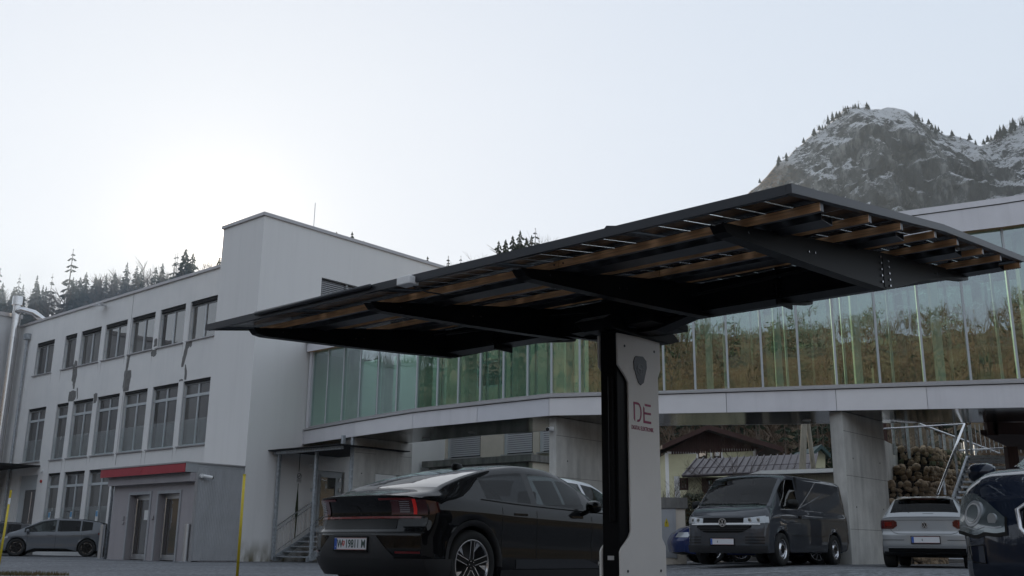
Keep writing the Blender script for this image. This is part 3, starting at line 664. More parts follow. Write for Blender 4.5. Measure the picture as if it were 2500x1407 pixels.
m_ = M(); m_.grid([[L_(pp(c, -.08), zgt(c)) for c in cs], [L_(pp(c, -.08), zrt(c) - .17) for c in cs]]); m_.build('roof_fascia', 'fascia', br)
m_ = M(); m_.grid([[L_(pp(c, -.085), zrt(c) - .165) for c in cs], [L_(pp(c, -.06), zrt(c) - .15) for c in cs]]); m_.build('shadow_gap', 'dark', br)
m_ = M(); m_.grid([[L_(pp(c, -.11), zrt(c) - .15) for c in cs], [L_(pp(c, -.11), zrt(c)) for c in cs], [L_(pp(c, .3), zrt(c) + .0) for c in cs]]); m_.build('roof_coping', 'fascia', br)
m_ = M(); m_.grid([[L_(pp(c, -.08), zgt(c)) for c in cs], [L_(pp(c, .2), zgt(c)) for c in cs]]); m_.build('head_reveal', 'timber', br)
def back(z0f, z1f, name, mt, k0=0, k1=9):
    m_ = M(); A_ = []; B_ = []
    for k in range(k0, k1 + 1): A_.append(L_(BK[k], z0f(CUM[k]))); B_.append(L_(BK[k], z1f(CUM[k])))
    m_.grid([A_, B_]); return m_.build(name, mt, br)
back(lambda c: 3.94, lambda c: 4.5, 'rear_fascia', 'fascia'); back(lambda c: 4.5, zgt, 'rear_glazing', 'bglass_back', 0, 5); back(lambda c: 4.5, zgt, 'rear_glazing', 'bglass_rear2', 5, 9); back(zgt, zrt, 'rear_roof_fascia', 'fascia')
# mullions and panes on the front
MU = [.21, 1.31, 2.41] + [3.39 + d for d in (.13, 1.2, 2.27, 3.33)] + [7.62, 8.47, 9.33, 10.19, 11.05, 11.87, 12.69, 13.42, 14.15] + [14.9 + d for d in (.02, .83, 1.67, 2.54, 3.46, 4.36, 5.4, 6.46, 7.53, 8.63)]
while MU[-1] < 31: MU.append(MU[-1] + 1.08)
for i, c in enumerate(MU):
    p = pp(c, .12); d = (pp(c + .05, .12) - pp(c - .05, .12)).normalized(); n_ = Vector((-d.y, d.x, 0))
    h0, h1 = zgb(c), zgt(c); w2 = .027
    q = [p - d * w2 - n_ * .03, p + d * w2 - n_ * .03, p + d * w2 + n_ * .08, p - d * w2 + n_ * .08]
    M().hexa([L_(v, h0) for v in q] + [L_(v, h1) for v in q]).build('mullion', 'frame', br)
    if i + 1 < len(MU):
        e = MU[i + 1]; a = pp(c, .12) + d * .03; b = pp(e, .12); b = b - (b - a).normalized() * .03
        tl = random.Random(i).uniform(-.012, .012); t2 = random.Random(i + 77).uniform(-.01, .01)
        M().face([L_(a + n_ * tl, zgb(c)), L_(b - n_ * tl, zgb(e)), L_(b - n_ * (tl - t2), zgt(e)), L_(a + n_ * (tl + t2), zgt(c))]).build('glass_pane', 'bglass', br)
M().hexa([L_(v, 4.5) for v in (pp(0, .05), pp(.16, .05), pp(.16, .25), pp(0, .25))] + [L_(v, 7.2) for v in (pp(0, .05), pp(.16, .05), pp(.16, .25), pp(0, .25))]).build('end_post', 'fascia', br)
# concrete columns inside
for c in [1.6, 3.9, 6.1, 8.2, 10.1, 12.3, 14.4, 16.1, 17.9, 19.9, 21.9, 24.1, 26.3, 28.6]:
    p = pp(c, .75); d = (pp(c + .05, 0) - pp(c - .05, 0)).normalized(); n_ = Vector((-d.y, d.x, 0))
    q = [p - d * .09, p + d * .09, p + d * .09 + n_ * .34, p - d * .09 + n_ * .34]
    M().hexa([L_(v, 4.47) for v in q] + [L_(v, zgt(c)) for v in q]).build('inner_column', 'concrete', br)
for k in range(26):
    t = k / 25 * (len(BK) - 1.001); i = int(t); p = BK[i].lerp(BK[i + 1], t - i); d = (BK[i + 1] - BK[i]).normalized(); n_ = Vector((-d.y, d.x, 0))
    q = [p - d * .03 - n_ * .1, p + d * .03 - n_ * .1, p + d * .03 - n_ * .01, p - d * .03 - n_ * .01]
    M().hexa([L_(v, 4.5) for v in q] + [L_(v, ipl(t / 9 * CUM[-1], [(0, 7.0), (7, 7.3), (23, 8.45), (32, 9.3)])) for v in q]).build('rear_mullion', 'frame', br)
for c in (4.8, 7.4, 10.6, 18.6, 25.2):
    p = pp(c, 1.9); M().tube([L_(p, 3.925), L_(p, 3.944)], .11, 20).build('downlight', 'coping', br)

# legs
def leg(p, label, h, wallen=2.5, th=.24, opening=None):
    t = thing('concrete_pillar', label, 'pillar', (p.x, p.y, 0), AZ, 'concrete legs of the bridge')
    z0 = ground_z(p.x, p.y) - .05
    m_ = M()
    if opening:
        x0, x1, zt = opening
        m_.box(0, x0, 0, th, z0, h); m_.box(x1, wallen, 0, th, z0, h); m_.box(x0, x1, 0, th, zt, h)
    else: m_.box(0, wallen, 0, th, z0, h)
    m_.build('wall', 'concrete', t, bevel=.012)
    js = M()
    for z in (1.05, 2.35, 3.45):
        if opening: js.box(.02, opening[0] - .02, -.003, -.0008, z, z + .012); js.box(opening[1] + .02, wallen - .02, -.003, -.0008, z, z + .012)
        else: js.box(.02, wallen - .02, -.003, -.0008, z, z + .012)
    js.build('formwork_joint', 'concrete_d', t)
    hl = M()
    for x in ([.35, wallen - .25] if opening else [.5, wallen - .45]):
        for z in (1.6, 2.8): hl.tube([(x, -.003, z), (x, -.0008, z)], .022, 8)
    hl.build('tie_hole', 'dark', t)
    return t
l1 = leg(Vector((-5.02, 32.35)), 'concrete leg with a rectangular opening nearest the white tower', 3.94, 2.55, .17, (.95, 2.0, 2.83))
M().box(-.075, -.002, 0, .11, .0, 3.93).build('downpipe', 'galv', l1)
leg(Vector((1.22, 26.75)), 'solid concrete leg with a white camera at its top, left of the white column', 3.94, 2.9, .24)
leg(Vector((8.32, 24.98)), 'solid concrete leg between the grey van and the silver hatchback', 3.94, 2.7, .33)
sec_cam(Vector((1.15, 26.82, 3.62)), AZ - 1.57 - .6, 'white security camera on the front of the middle concrete leg')

# ================================================================== building behind the bridge
bb = thing('rear_building', 'cream rendered building behind the bridge with lowered silver blinds', 'building', T0, AZ)
W3 = [(-1.95, -.12), (-4.6, -3.14), (-6.0, -4.9)]
holes = [(a, b, 3.95, 5.75) for a, b in W3] + [(-3.1, -1.6, 6.6, 7.7)]
m_ = M(); wall_with_holes(m_, 'x', 9.3, -1, -6.1, .0, -.1, 9.8, holes, .15)
m_.face([(9.3, -6.1, -.1), (10.8, -6.1, -.1), (10.8, -6.1, 9.8), (9.3, -6.1, 9.8)]); m_.face([(9.3, -6.1, 9.8), (10.8, -6.1, 9.8), (10.8, 0, 9.8), (9.3, 0, 9.8)]); m_.face([(9.3, 0, 9.0), (10.8, 0, 9.0), (10.8, 0, 9.8), (9.3, 0, 9.8)])
m_.build('wall', 'render_warm', bb); M().box(9.5, 9.55, -6.0, -.1, -.1, 9.7).build('room_backing', 'dark', bb)
for a, b in W3:
    f = M(); f.box(9.36, 9.42, b - .14, b, 3.95, 5.75); f.box(9.36, 9.42, a, a + .04, 3.95, 5.75); wo = f.build('window', 'frame', bb)
    for k in range(22):
        s = M(); z = 4.0 + .08 * k; s.prism([(9.30, a + .04, z), (9.335, a + .04, z + .070), (9.339, a + .04, z + .072), (9.304, a + .04, z + .003)], (0, b - a - .18, 0)); s.build('slat', 'blind', wo)
    M().box(9.20, 9.31, a - .05, b + .05, 3.9, 3.945).build('sill', 'coping', wo)
f = M(); f.box(9.36, 9.42, -3.1, -3.0, 6.6, 7.7); f.box(9.36, 9.42, -1.7, -1.6, 6.6, 7.7); f.box(9.36, 9.42, -3.0, -1.7, 7.6, 7.7); f.box(9.36, 9.42, -3.0, -1.7, 6.6, 6.7)
wo = f.build('window', 'frame', bb); M().box(9.39, 9.40, -3.0, -1.7, 6.7, 7.6).build('pane', 'darkpane', wo)
po = thing('loading_porch', 'weathered concrete loading porch roof behind the black sedan', 'porch', T0, AZ)
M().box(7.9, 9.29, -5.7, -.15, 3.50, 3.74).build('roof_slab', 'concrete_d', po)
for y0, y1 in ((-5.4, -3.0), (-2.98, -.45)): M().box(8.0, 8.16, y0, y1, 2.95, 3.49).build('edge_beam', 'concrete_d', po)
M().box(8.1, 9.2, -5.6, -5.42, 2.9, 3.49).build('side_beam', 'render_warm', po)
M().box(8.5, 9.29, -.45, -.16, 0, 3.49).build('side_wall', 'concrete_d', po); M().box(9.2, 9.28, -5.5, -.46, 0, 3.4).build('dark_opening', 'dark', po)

# ================================================================== solar canopy
CC = Vector((1.085, 9.0, 0))
ca = thing('solar_canopy', 'black solar carport canopy with timber purlins on a black and white column', 'canopy', CC, AZ)
ztop = lambda b: ipl(b, [(-2.6, 2.445), (-1.29, 2.65), (-.04, 2.86), (.92, 2.975), (2.05, 3.11), (2.4, 3.15)])
zmod = lambda b: ipl(b, [(-2.6, 2.43), (-.02, 2.855), (2.25, 3.125)])
A0_, A1_ = -2.84, 2.88
# frame edges
def strip_b(b0, b1, a, wd, dz0, dz1, name, mt):
    m_ = M()
    for x0, x1 in ((b0, -.02), (-.02, b1)):
        m_.hexa([(x0, a, zmod(x0) + dz0), (x1, a, zmod(x1) + dz0), (x1, a + wd, zmod(x1) + dz0), (x0, a + wd, zmod(x0) + dz0),
                 (x0, a, zmod(x0) + dz1), (x1, a, zmod(x1) + dz1), (x1, a + wd, zmod(x1) + dz1), (x0, a + wd, zmod(x0) + dz1)])
    return m_.build(name, mt, ca)
strip_b(-2.60, 2.24, A0_ - .03, .035, -.005, .05, 'edge_frame', 'canopy_edge'); strip_b(-2.60, 2.24, A1_, .035, -.005, .05, 'edge_frame', 'canopy_edge')
for x0, s_ in ((-2.60, 1), (2.21, 1)):
    m_ = M(); m_.box(x0, x0 + .03, A0_ + .006, A1_ - .001, zmod(x0) - .008, zmod(x0) + .05); m_.build('edge_frame', 'canopy_edge', ca)
# modules: glass sheet + cells, 5 along, 2 across
pa = (A1_ - A0_) / 5
cell_me = {}
ncell = 0; restc = M()
for r in range(2):
    b0, b1 = ((-2.565, -.04), (.0, 2.205))[r]
    z0, z1 = zmod(b0), zmod(b1)
    nb_ = 12; cb = (b1 - b0 - .05) / nb_; sl = (z1 - z0) / (b1 - b0)
    for k in range(5):
        a0 = A0_ + pa * k + .012; a1 = A0_ + pa * (k + 1) - .012
        mo = M(); mo.face([(b0, a0, z0 + .022), (b1, a0, z1 + .022), (b1, a1, z1 + .022), (b0, a1, z0 + .022)]); mobj = mo.build('solar_module', 'pglass', ca)
        fr = M()
        for (aa, ab) in ((a0, a0 + .012), (a1 - .012, a1)): fr.hexa([(b0, aa, z0), (b1, aa, z1), (b1, ab, z1), (b0, ab, z0), (b0, aa, z0 + .03), (b1, aa, z1 + .03), (b1, ab, z1 + .03), (b0, ab, z0 + .03)])
        fr.build('module_frame', 'canopy_edge', mobj)
        ca_ = (a1 - a0 - .04) / 6
        bb_ = M()
        for i in range(nb_ + 1):
            x = b0 + .025 + cb * i; z = z0 + (x - b0) * sl + .012
        for i in range(0, nb_ + 1, 2):
            x = b0 + .025 + cb * i; z = z0 + (x - b0) * sl + .010
            if i not in (0, nb_): bb_.face([(x - .0012, a0 + .02, z), (x + .0012, a0 + .02, z), (x + .0012, a1 - .02, z), (x - .0012, a1 - .02, z)])
        bb_.build('busbars', 'busbar', mobj)
        for i in range(nb_):
            for j in range(6):
                x0, x1 = b0 + .025 + cb * i + .0025, b0 + .025 + cb * (i + 1) - .0025; y0, y1 = a0 + .02 + ca_ * j + .008, a0 + .02 + ca_ * (j + 1) - .008
                zz0, zz1 = z0 + (x0 - b0) * sl + .014, z0 + (x1 - b0) * sl + .014
                if i < 5 and r == 0 or (r == 1 and i < 4):
                    if (r, i, j) not in cell_me:
                        c_ = M(); c_.hexa([(0, 0, 0), (x1 - x0, 0, zz1 - zz0), (x1 - x0, y1 - y0, zz1 - zz0), (0, y1 - y0, 0), (0, 0, .003), (x1 - x0, 0, zz1 - zz0 + .003), (x1 - x0, y1 - y0, zz1 - zz0 + .003), (0, y1 - y0, .003)])
                        cell_me[(r, i, j)] = c_.mesh('cell', 'cell')
                    child('cell', cell_me[(r, i, j)], mobj, (x0, y0, zz0))
                else: restc.hexa([(x0, y0, zz0), (x1, y0, zz1), (x1, y1, zz1), (x0, y1, zz0), (x0, y0, zz0 + .003), (x1, y0, zz1 + .003), (x1, y1, zz1 + .003), (x0, y1, zz0 + .003)])
restc.build('remaining_cells', 'cell', ca, kind='stuff')
# purlins
for b, kind in ((-2.17, 't'), (-1.43, 't'), (-.86, 't'), (-.16, 't'), (.36, 't'), (1.02, 't'), (1.54, 't'), (2.17, 't'), (-1.88, 'g'), (-.62, 'g'), (.71, 'g'), (1.95, 'g')):
    zt = zmod(b) - .006
    segs = ((A0_, -.9), (-.895, 1.0), (1.005, A1_ - .12)) if kind == 't' else ((A0_ + .12, A1_ - .3),)
    if kind == 't':
        core = M(); core.box(b + .004, b + .05, A0_ + .001, A1_ - .1, zt - .048, zt)
        co = core.build('purlin', 'purlin', ca)
        for y0, y1 in segs:
            M().box(b - .004, b + .0035, y0, y1, zt - .054, zt - .002).build('timber_facing', 'timber', co)
        if b < -1:
            bo = M()
            for y in (-.86, -.94, .96, 1.05): bo.tube([(b - .010, y, zt - .028), (b - .003, y, zt - .028)], .006, 6)
            bo.build('bolt', 'black', co)
    else:
        c_ = M(); c_.box(b, b + .16, segs[0][0], segs[0][1], zt - .055, zt - .05); c_.box(b, b + .005, segs[0][0], segs[0][1], zt - .05, zt); c_.box(b + .155, b + .16, segs[0][0], segs[0][1], zt - .05, zt)
        c_.build('cable_tray', 'purlin', ca)
# ribs
prof_lo = [(-2.50, 2.372), (-2.46, 2.335), (-2.38, 2.325), (-1.4, 2.385), (-.6, 2.44), (0, 2.488), (.05, 2.49), (.5, 2.62), (1.1, 2.80), (1.7, 2.93), (2.1, 3.0), (2.16, 3.01)]
prof_hi = [(2.18, 3.055), (1.5, 2.985), (.4, 2.835), (-.1, 2.765), (-1.4, 2.562), (-2.30, 2.412), (-2.50, 2.382)]
for k, a in enumerate((-2.34, -.79, .76, 2.32)):
    m_ = M(); m_.prism([(b, a - .045, z) for b, z in prof_lo + prof_hi], (0, .010, 0))
    m_.prism([(b, a + .035, z) for b, z in prof_lo + prof_hi], (0, .010, 0))
    for (q0, q1) in zip(prof_lo, prof_lo[1:]): m_.face([(q0[0], a - .035, q0[1]), (q1[0], a - .035, q1[1]), (q1[0], a + .035, q1[1]), (q0[0], a + .035, q0[1])])
    ro = m_.build('rib', 'canopy', ca)
    bo = M()
    for z in (2.53, 2.58, 2.63, 2.68, 2.73):
        for b in (-.06, .10): bo.tube([(b, a - .058, z), (b, a - .044, z)], .009, 8)
    for b, z in ((-2.2, 2.39), (-1.35, 2.47), (-1.25, 2.485), (1.2, 2.87), (1.28, 2.88)): bo.tube([(b, a - .054, z), (b, a - .044, z)], .007, 8)
    bo.build('bolt', 'steel', ro)
    fp = M()
    fp.box(-.01, .05, a - .05, a - .046, 2.50, 2.76); fp.build('splice_plate', 'canopy', ro)
# girder
g = M(); g.box(-.11, .11, -2.33, 2.42, 2.52, 2.535); g.box(-.11, -.095, -2.33, 2.42, 2.535, 2.75); g.box(.095, .11, -2.33, 2.42, 2.535, 2.75); g.box(-.11, .11, -2.33, 2.42, 2.75, 2.765)
g.build('main_girder', 'canopy', ca, bevel=.004)
for a in (1.55, -1.55):
    f = M(); f.box(-.135, .135, a - .008, a + .008, 2.47, 2.80)
    for z in (2.54, 2.59, 2.64, 2.69): 
        for s_ in (-.03, .03): f.tube([(-.14, a + s_, z), (-.11, a + s_, z)], .009, 8)
    f.build('girder_flange', 'canopy', ca)
for a0, a1 in ((-.9, -2.2), (.9, 2.2), (.2, .9)):
    M().tube([(-.35, a0, 2.60), (-.35, a1, 2.66)], .012, 8).build('tie_rod', 'canopy', ca)
# head of the column: adaptor plates and struts
hdm = M(); hdm.prism([(-.5, -.16, 2.52), (.5, -.16, 2.52), (.62, -.16, 2.45), (.45, -.16, 2.40), (-.48, -.16, 2.40), (-.62, -.16, 2.46)], (0, .32, 0)); hdm.box(-.30, .30, -.45, .45, 2.455, 2.515)
hdm.prism([(-.09, -.75, 2.515), (-.09, .75, 2.515), (-.09, .35, 2.42), (-.09, -.35, 2.42)], (.18, 0, 0))
hdm.build('column_head', 'canopy', ca, bevel=.004)
for a in (-.3, .3): M().tube([(-.3, a * .4, 2.46), (.1, a, 2.50)], .022, 10).build('actuator', 'purlin', ca)
for a in (-.2, .25): M().box(-.04, .04, a - .03, a + .03, 2.766, 2.90).build('stub_post', 'canopy', ca)
# column
co = M(); co.box(-.33, .33, -.088, .088, 0, 2.41); cobj = co.build('column_core', 'canopy', ca, bevel=.006)
ch = M(); ch.tube([(-.34, -.03, .75), (-.34, -.03, 2.0)], .03, 12); ch.build('conduit_cover', 'canopy', cobj)
M().box(-.334, -.3305, -.03, .035, .43, .465).build('rating_plate', 'alu', cobj)
pp_ = [(-.35, .02), (.355, .02), (.355, .55), (.30, .62), (.30, 2.06), (.345, 2.14), (.345, 2.42), (-.345, 2.385), (-.345, 2.10), (-.225, 2.0), (-.19, 1.96), (-.19, .67), (-.22, .62), (-.33, .53), (-.35, .5)]
for y0, dy in ((-.112, .020), (.092, .020)):
    m_ = M(); m_.prism([(b, y0, z) for b, z in pp_], (0, dy, 0)); po_ = m_.build('white_panel', 'colwhite', ca, bevel=.006)
    m_ = M()
    for (b, z) in ((-.24, 2.28), (.24, 2.30), (-.25, .34), (.26, .34)): m_.tube([(b, y0 - .001, z), (b, y0 - .004, z)], .012, 8)
    m_.build('screw', 'black', po_)
    if y0 < 0: front_panel = po_
PYL = -.1125
# emblem: dark shield with a ring figure
sh = [(-.065, 2.215), (.045, 2.225), (.10, 2.19), (.105, 2.13), (.05, 1.985), (.0, 1.955), (-.035, 1.975), (-.10, 2.10), (-.105, 2.16), (-.085, 2.20)]
eb = M(); eb.prism([(b - .0, PYL, z) for b, z in sh], (0, -.006, 0)); ebo = eb.build('emblem', 'canopy_edge', front_panel)
e2 = M(); cx, cz, R0, R1 = 0, 2.10, .042, .053
for k in range(28):
    a, b = 2 * PI * k / 28, 2 * PI * (k + 1) / 28
    e2.prism([(cx + R0 * math.cos(a), PYL - .0062, cz + R0 * math.sin(a)), (cx + R1 * math.cos(a), PYL - .0062, cz + R1 * math.sin(a)), (cx + R1 * math.cos(b), PYL - .0062, cz + R1 * math.sin(b)), (cx + R0 * math.cos(b), PYL - .0062, cz + R0 * math.sin(b))], (0, -.002, 0))
e2.prism([(-.068, PYL - .009, 2.108), (0, PYL - .009, 2.094), (.068, PYL - .009, 2.108), (0, PYL - .009, 2.112)], (0, -.002, 0)); e2.box(-.006, .006, PYL - .0085, PYL - .006, 2.045, 2.10)
e2.build('emblem_relief', mat('emblem_print', (.006, .007, .010), .3), ebo)
# lettering: DE mark and DIGITAL ELEKTRONIK
lg = M(); y = PYL - .0012
def fl(pts): lg.prism([(b, y, z) for b, z in pts], (0, .001, 0))
X0 = -.115
fl([(X0, 1.64), (X0 + .02, 1.62), (X0 + .02, 1.775), (X0, 1.795)])                       # D stem
fl([(X0, 1.795), (X0 + .02, 1.775), (X0 + .075, 1.775), (X0 + .068, 1.795)])             # D top
fl([(X0 + .045, 1.62), (X0 + .06, 1.642), (X0 + .08, 1.642), (X0 + .068, 1.62)])         # D foot
pts_o = [(X0 + .068 + .058 * math.sin(t), 1.7075 + .0875 * math.cos(t)) for t in [PI * k / 12 for k in range(13)]]
pts_i = [(X0 + .072 + .035 * math.sin(t), 1.7075 + .0665 * math.cos(t)) for t in [PI * k / 12 for k in range(13)]]
for k in range(12): fl([pts_o[k], pts_o[k + 1], pts_i[k + 1], pts_i[k]])
E0 = X0 + .152
fl([(E0 + .02, 1.795), (E0 + .035, 1.775), (E0 + .125, 1.775), (E0 + .125, 1.795)]); fl([(E0, 1.70), (E0 + .015, 1.72), (E0 + .125, 1.72), (E0 + .125, 1.70)]); fl([(E0, 1.62), (E0 + .022, 1.642), (E0 + .125, 1.642), (E0 + .125, 1.62)]); fl([(E0, 1.62), (E0, 1.77), (E0 + .022, 1.755), (E0 + .022, 1.642)])
lg.build('logo_letters', 'logo', front_panel)
tm = text_mesh('DIGITAL ELEKTRONIK', .052, .0006, 0, 1.0, .0006, .68)
tm.materials.append(MT['logo']); to = child('lettering', tm, front_panel, (.022, PYL - .001, 1.565), (PI / 2, 0, 0))
# sensor box and cable on the front edge
M().box(-2.66, -2.56, .12, .26, zmod(-2.6) - .03, zmod(-2.6) + .035).build('sensor_box', 'white', ca, bevel=.008)
M().tube([(-2.58, .16, 2.40), (-2.5, .10, 2.36), (-2.4, .0, 2.34), (-2.3, -.15, 2.36), (-2.2, -.22, 2.42)], .006, 6).build('cable', 'black', ca, smooth=True)
M().tube([(-2.62, .6, 2.462), (-2.62, 2.1, 2.462)], .018, 10).build('rolled_seal', 'canopy_edge', ca, smooth=True)
M().prism([(-2.60, -1.70, 2.478), (-2.60, -1.60, 2.478), (-2.60, -1.62, 2.495)], (.004, 0, 0)).build('cable_clip', 'canopy_edge', ca)
# ================================================================== valley sides, mountain, trees
def tab(x, T): return ipl(x, T)
RING = [(-180, .25), (-150, .27), (-120, .27), (-95, .25), (-75, .17), (-50, .16), (-40, .17), (-29, .185), (-24, .20), (-19, .225), (-14, .235), (-8, .245), (-3, .25), (0, .262), (4, .262), (8, .23), (14, .20), (22, .20), (40, .20), (70, .13), (100, .11), (138, .11), (155, .22), (170, .26), (180, .25)]
def hill_h(r, az):
    e = tab(az, RING); r0, r1 = (78, 175) if -50 < az < 60 else (58, 140)
    t = max(0, min(1.6, (r - r0) / (r1 - r0)))
    if t <= 0: return -.3
    n_ = noise.fractal(Vector((math.sin(math.radians(az)) * r * .02, math.cos(math.radians(az)) * r * .02, 3.0)), .9, 2.2, 4)
    return -.3 + e * r * min(1, t) ** 1.15 + n_ * 2.2 * min(1, t * 2)
hm = M(); rows = []
for i in range(46):
    r = 60 + 155 * (i / 45) ** 1.1; rows.append([(r * math.sin(math.radians(az)), r * math.cos(math.radians(az)), hill_h(r, az)) for az in [-180 + 2.0 * k for k in range(180)]])
hm.grid(rows, closed=True)
MT['hill'] = mat('leafy_slope', (.15, .10, .052), .95, var=.6, vscale=.16, bump=.9, bscale=1.2, col2=(.055, .05, .025), detail=10)
struct(hm.build('hillside', 'hill', smooth=True))

def conifer_mesh(seed, h=1.0, levels=40, base=.08, wid=.19, dens=9):
    r = random.Random(seed); m_ = M()
    m_.tube([(0, 0, 0), (0, 0, h * .98)], [.014, .002], 5, 1, False)
    for k in range(levels):
        t = k / (levels - 1); z = h * (base + (1 - base) * min(.985, max(0, t + r.uniform(-.5, .5) / levels * (t < .9)))); L = wid * (1 - t) ** .85 * h * r.uniform(.7, 1.1) + .006
        n_ = max(4, int(dens * (1 - t * .5)))
        for j in range(n_):
            a = 2 * PI * (j + r.random() * .8) / n_; l = L * r.uniform(.65, 1.15); dr = l * r.uniform(.12, .42); ca, sa = math.cos(a), math.sin(a)
            wdt = l * .2 + .004
            p0 = Vector((0, 0, z + .01)); p1 = Vector((ca * l * .55, sa * l * .55, z - dr * .35)); p2 = Vector((ca * l, sa * l, z - dr)); s = Vector((-sa, ca, 0))
            m_.face([p0, p1 + s * wdt, p2, p1 - s * wdt * .7]); m_.face([p0 + Vector((0, 0, .006)), p1 + Vector((0, 0, .01)), p2, p1 + Vector((0, 0, -wdt * 1.3))])
            for q in range(2):
                u = r.uniform(.35, .9); b = Vector((ca * l * u, sa * l * u, z - dr * u)); d = Vector((math.cos(a + r.choice((-1, 1)) * .8), math.sin(a + r.choice((-1, 1)) * .8), -.5)) * l * .25
                m_.face([b, b + d, b + Vector((0, 0, -.4 * wdt))])
    return m_
def bare_mesh(seed, h=1.0, depth=5, spread=.55, thin=1.0):
    r = random.Random(seed); m_ = M()
    def br_(p, d, l, w_, k):
        q = p + d * l
        s = d.orthogonal().normalized() * w_; s2 = d.cross(s).normalized() * w_
        m_.face([p - s, p + s, q + s * .6, q - s * .6]); m_.face([p - s2, p + s2, q + s2 * .6, q - s2 * .6])
        if k == 0: return
        for j in range(3 if k > 1 else 4):
            a = Vector((r.uniform(-1, 1), r.uniform(-1, 1), r.uniform(-.3, .5))) * spread
            nd = (d + a).normalized(); nd.z = abs(nd.z) * .7 + .25; nd.normalize()
            br_(p + d * l * r.uniform(.55, 1.0), nd, l * r.uniform(.55, .8), w_ * .55, k - 1)
    br_(Vector((0, 0, 0)), Vector((r.uniform(-.05, .05), r.uniform(-.05, .05), 1)).normalized(), h * .36, .012 * thin, depth)
    return m_
CON = [conifer_mesh(s, wid=wd, base=bs).mesh('crown', ['needle', 'bark']) for s, wd, bs in ((1, .21, .08), (2, .26, .15), (3, .19, .05), (4, .24, .3))]
CONB = [conifer_mesh(s + 20, wid=wd, base=bs).mesh('crown', ['needle2', 'bark']) for s, wd, bs in ((1, .22, .1), (2, .25, .2))]
BARE = [bare_mesh(s, spread=sp_).mesh('crown', 'twig') for s, sp_ in ((1, .5), (2, .62), (3, .7), (4, .45))]

def merged(name, items, mats, label, cat):
    """items: (M data, x, y, z, height, width factor, rot)"""
    mm = M()
    for src, x, y, z, h, wf, ro in items:
        i = len(mm.v); c, s = math.cos(ro) * h * wf, math.sin(ro) * h * wf
        mm.v += [(x + a * c - b * s, y + a * s + b * c, z + e * h) for a, b, e in src.v]
        mm.f += [tuple(i + k for k in f) for f in src.f]; mm.m += src.m
    o = mm.build(name, mats, kind='stuff'); return tag(o, label, cat)
LOWC = [conifer_mesh(s, levels=13, dens=6, wid=.19) for s in (5, 6, 7)]
LOWB = [bare_mesh(s, depth=3, spread=.65, thin=1.5) for s in (5, 6, 7, 8)]
def scatter(n, az0, az1, r0, r1, pc, seed, hc=(9, 15), hb=(7, 12)):
    r = random.Random(seed); C_, B_ = [], []
    for i in range(n):
        az = r.uniform(az0, az1); rr = math.sqrt(r.uniform(r0 * r0, r1 * r1)); x, y = rr * math.sin(math.radians(az)), rr * math.cos(math.radians(az)); z = hill_h(rr, (az + 180) % 360 - 180) - .3
        cl = noise.noise(Vector((x * .02, y * .02, 5.5)))
        if r.random() < pc + cl * .8: C_.append((r.choice(LOWC), x, y, z, r.uniform(*hc), r.uniform(.9, 1.3), r.random() * 6))
        else: B_.append((r.choice(LOWB), x, y, z, r.uniform(*hb), r.uniform(1.0, 1.5), r.random() * 6))
    return C_, B_
C1, B1 = scatter(520, -34, 9, 112, 180, .35, 11)
merged('forest', C1, ['needle', 'bark'], 'evergreen forest on the hillside beyond the office wing', 'forest'); merged('forest', B1, ['twig'], 'bare woodland on the hillside beyond the office wing', 'forest')
C2, B2 = scatter(420, 9, 38, 84, 165, .45, 12)
merged('forest', C2, ['needle', 'bark'], 'dark evergreen forest on the slope behind the wooden gabled house', 'forest'); merged('forest', B2, ['twig'], 'bare trees on the slope behind the wooden gabled house', 'forest')
C3, B3 = scatter(1700, 148, 300, 66, 185, .02, 13)
merged('forest', C3, ['needle', 'bark'], 'sunlit evergreens on the facing hillside mirrored in the bridge glass', 'forest'); merged('forest', B3, ['twig'], 'sunlit bare brown woodland mirrored in the bridge glass', 'forest')

# the trees that stand out along the skyline, each one a tree of its own
def tree(me, loc, h, wf, ro, name, label, group):
    t = thing(name, label, 'tree', loc, ro, group)
    c = child('crown', me, t, (0, 0, 0), None, (h * wf, h * wf, h))
    M().tube([(0, 0, -1.5), (0, 0, h * .15)], [h * .014, h * .012], 6).build('trunk', 'bark', t)
    return t
rg = random.Random(42)
SKY = [(8, 690, 'c'), (35, 700, 'c'), (58, 694, 'c'), (92, 672, 'c'), (120, 702, 'b'), (150, 700, 'b'), (180, 676, 'c'), (212, 664, 'c'), (235, 675, 'c'), (262, 670, 'b'), (290, 655, 'b'), (312, 640, 'c'), (335, 648, 'c'), (362, 640, 'b'), (385, 632, 'b'), (405, 622, 'b'), (425, 628, 'b'), (455, 608, 'c'), (472, 618, 'c'), (492, 622, 'b'), (515, 618, 'b'), (70, 712, 'b'), (345, 660, 'c'), (440, 630, 'b'), (250, 690, 'b'), (275, 680, 'b')]
SKY += [(u + rg.uniform(-6, 6), 712 - .165 * u + rg.uniform(-4, 10), rg.choice('ccbbb')) for u in range(0, 535, 13)]
for u, v, k in SKY:
    p = site(u, v, rg.uniform(150, 160)); az = math.degrees(math.atan2(p.x, p.y)); gz = hill_h(math.hypot(p.x, p.y), az)
    h = max(6, p.z - gz + .5)
    if k == 'c': tree(rg.choice(CON + CONB), (p.x, p.y, gz - .5), h, rg.uniform(.85, 1.1), rg.random() * 6, 'conifer', 'misty conifer on the hazy ridge above the office wing roof', 'conifers on the left ridge')
    else: tree(rg.choice(BARE), (p.x, p.y, gz - .5), h, rg.uniform(.9, 1.2), rg.random() * 6, 'bare_tree', 'leafless tree on the hazy ridge above the office wing roof', 'bare trees on the left ridge')
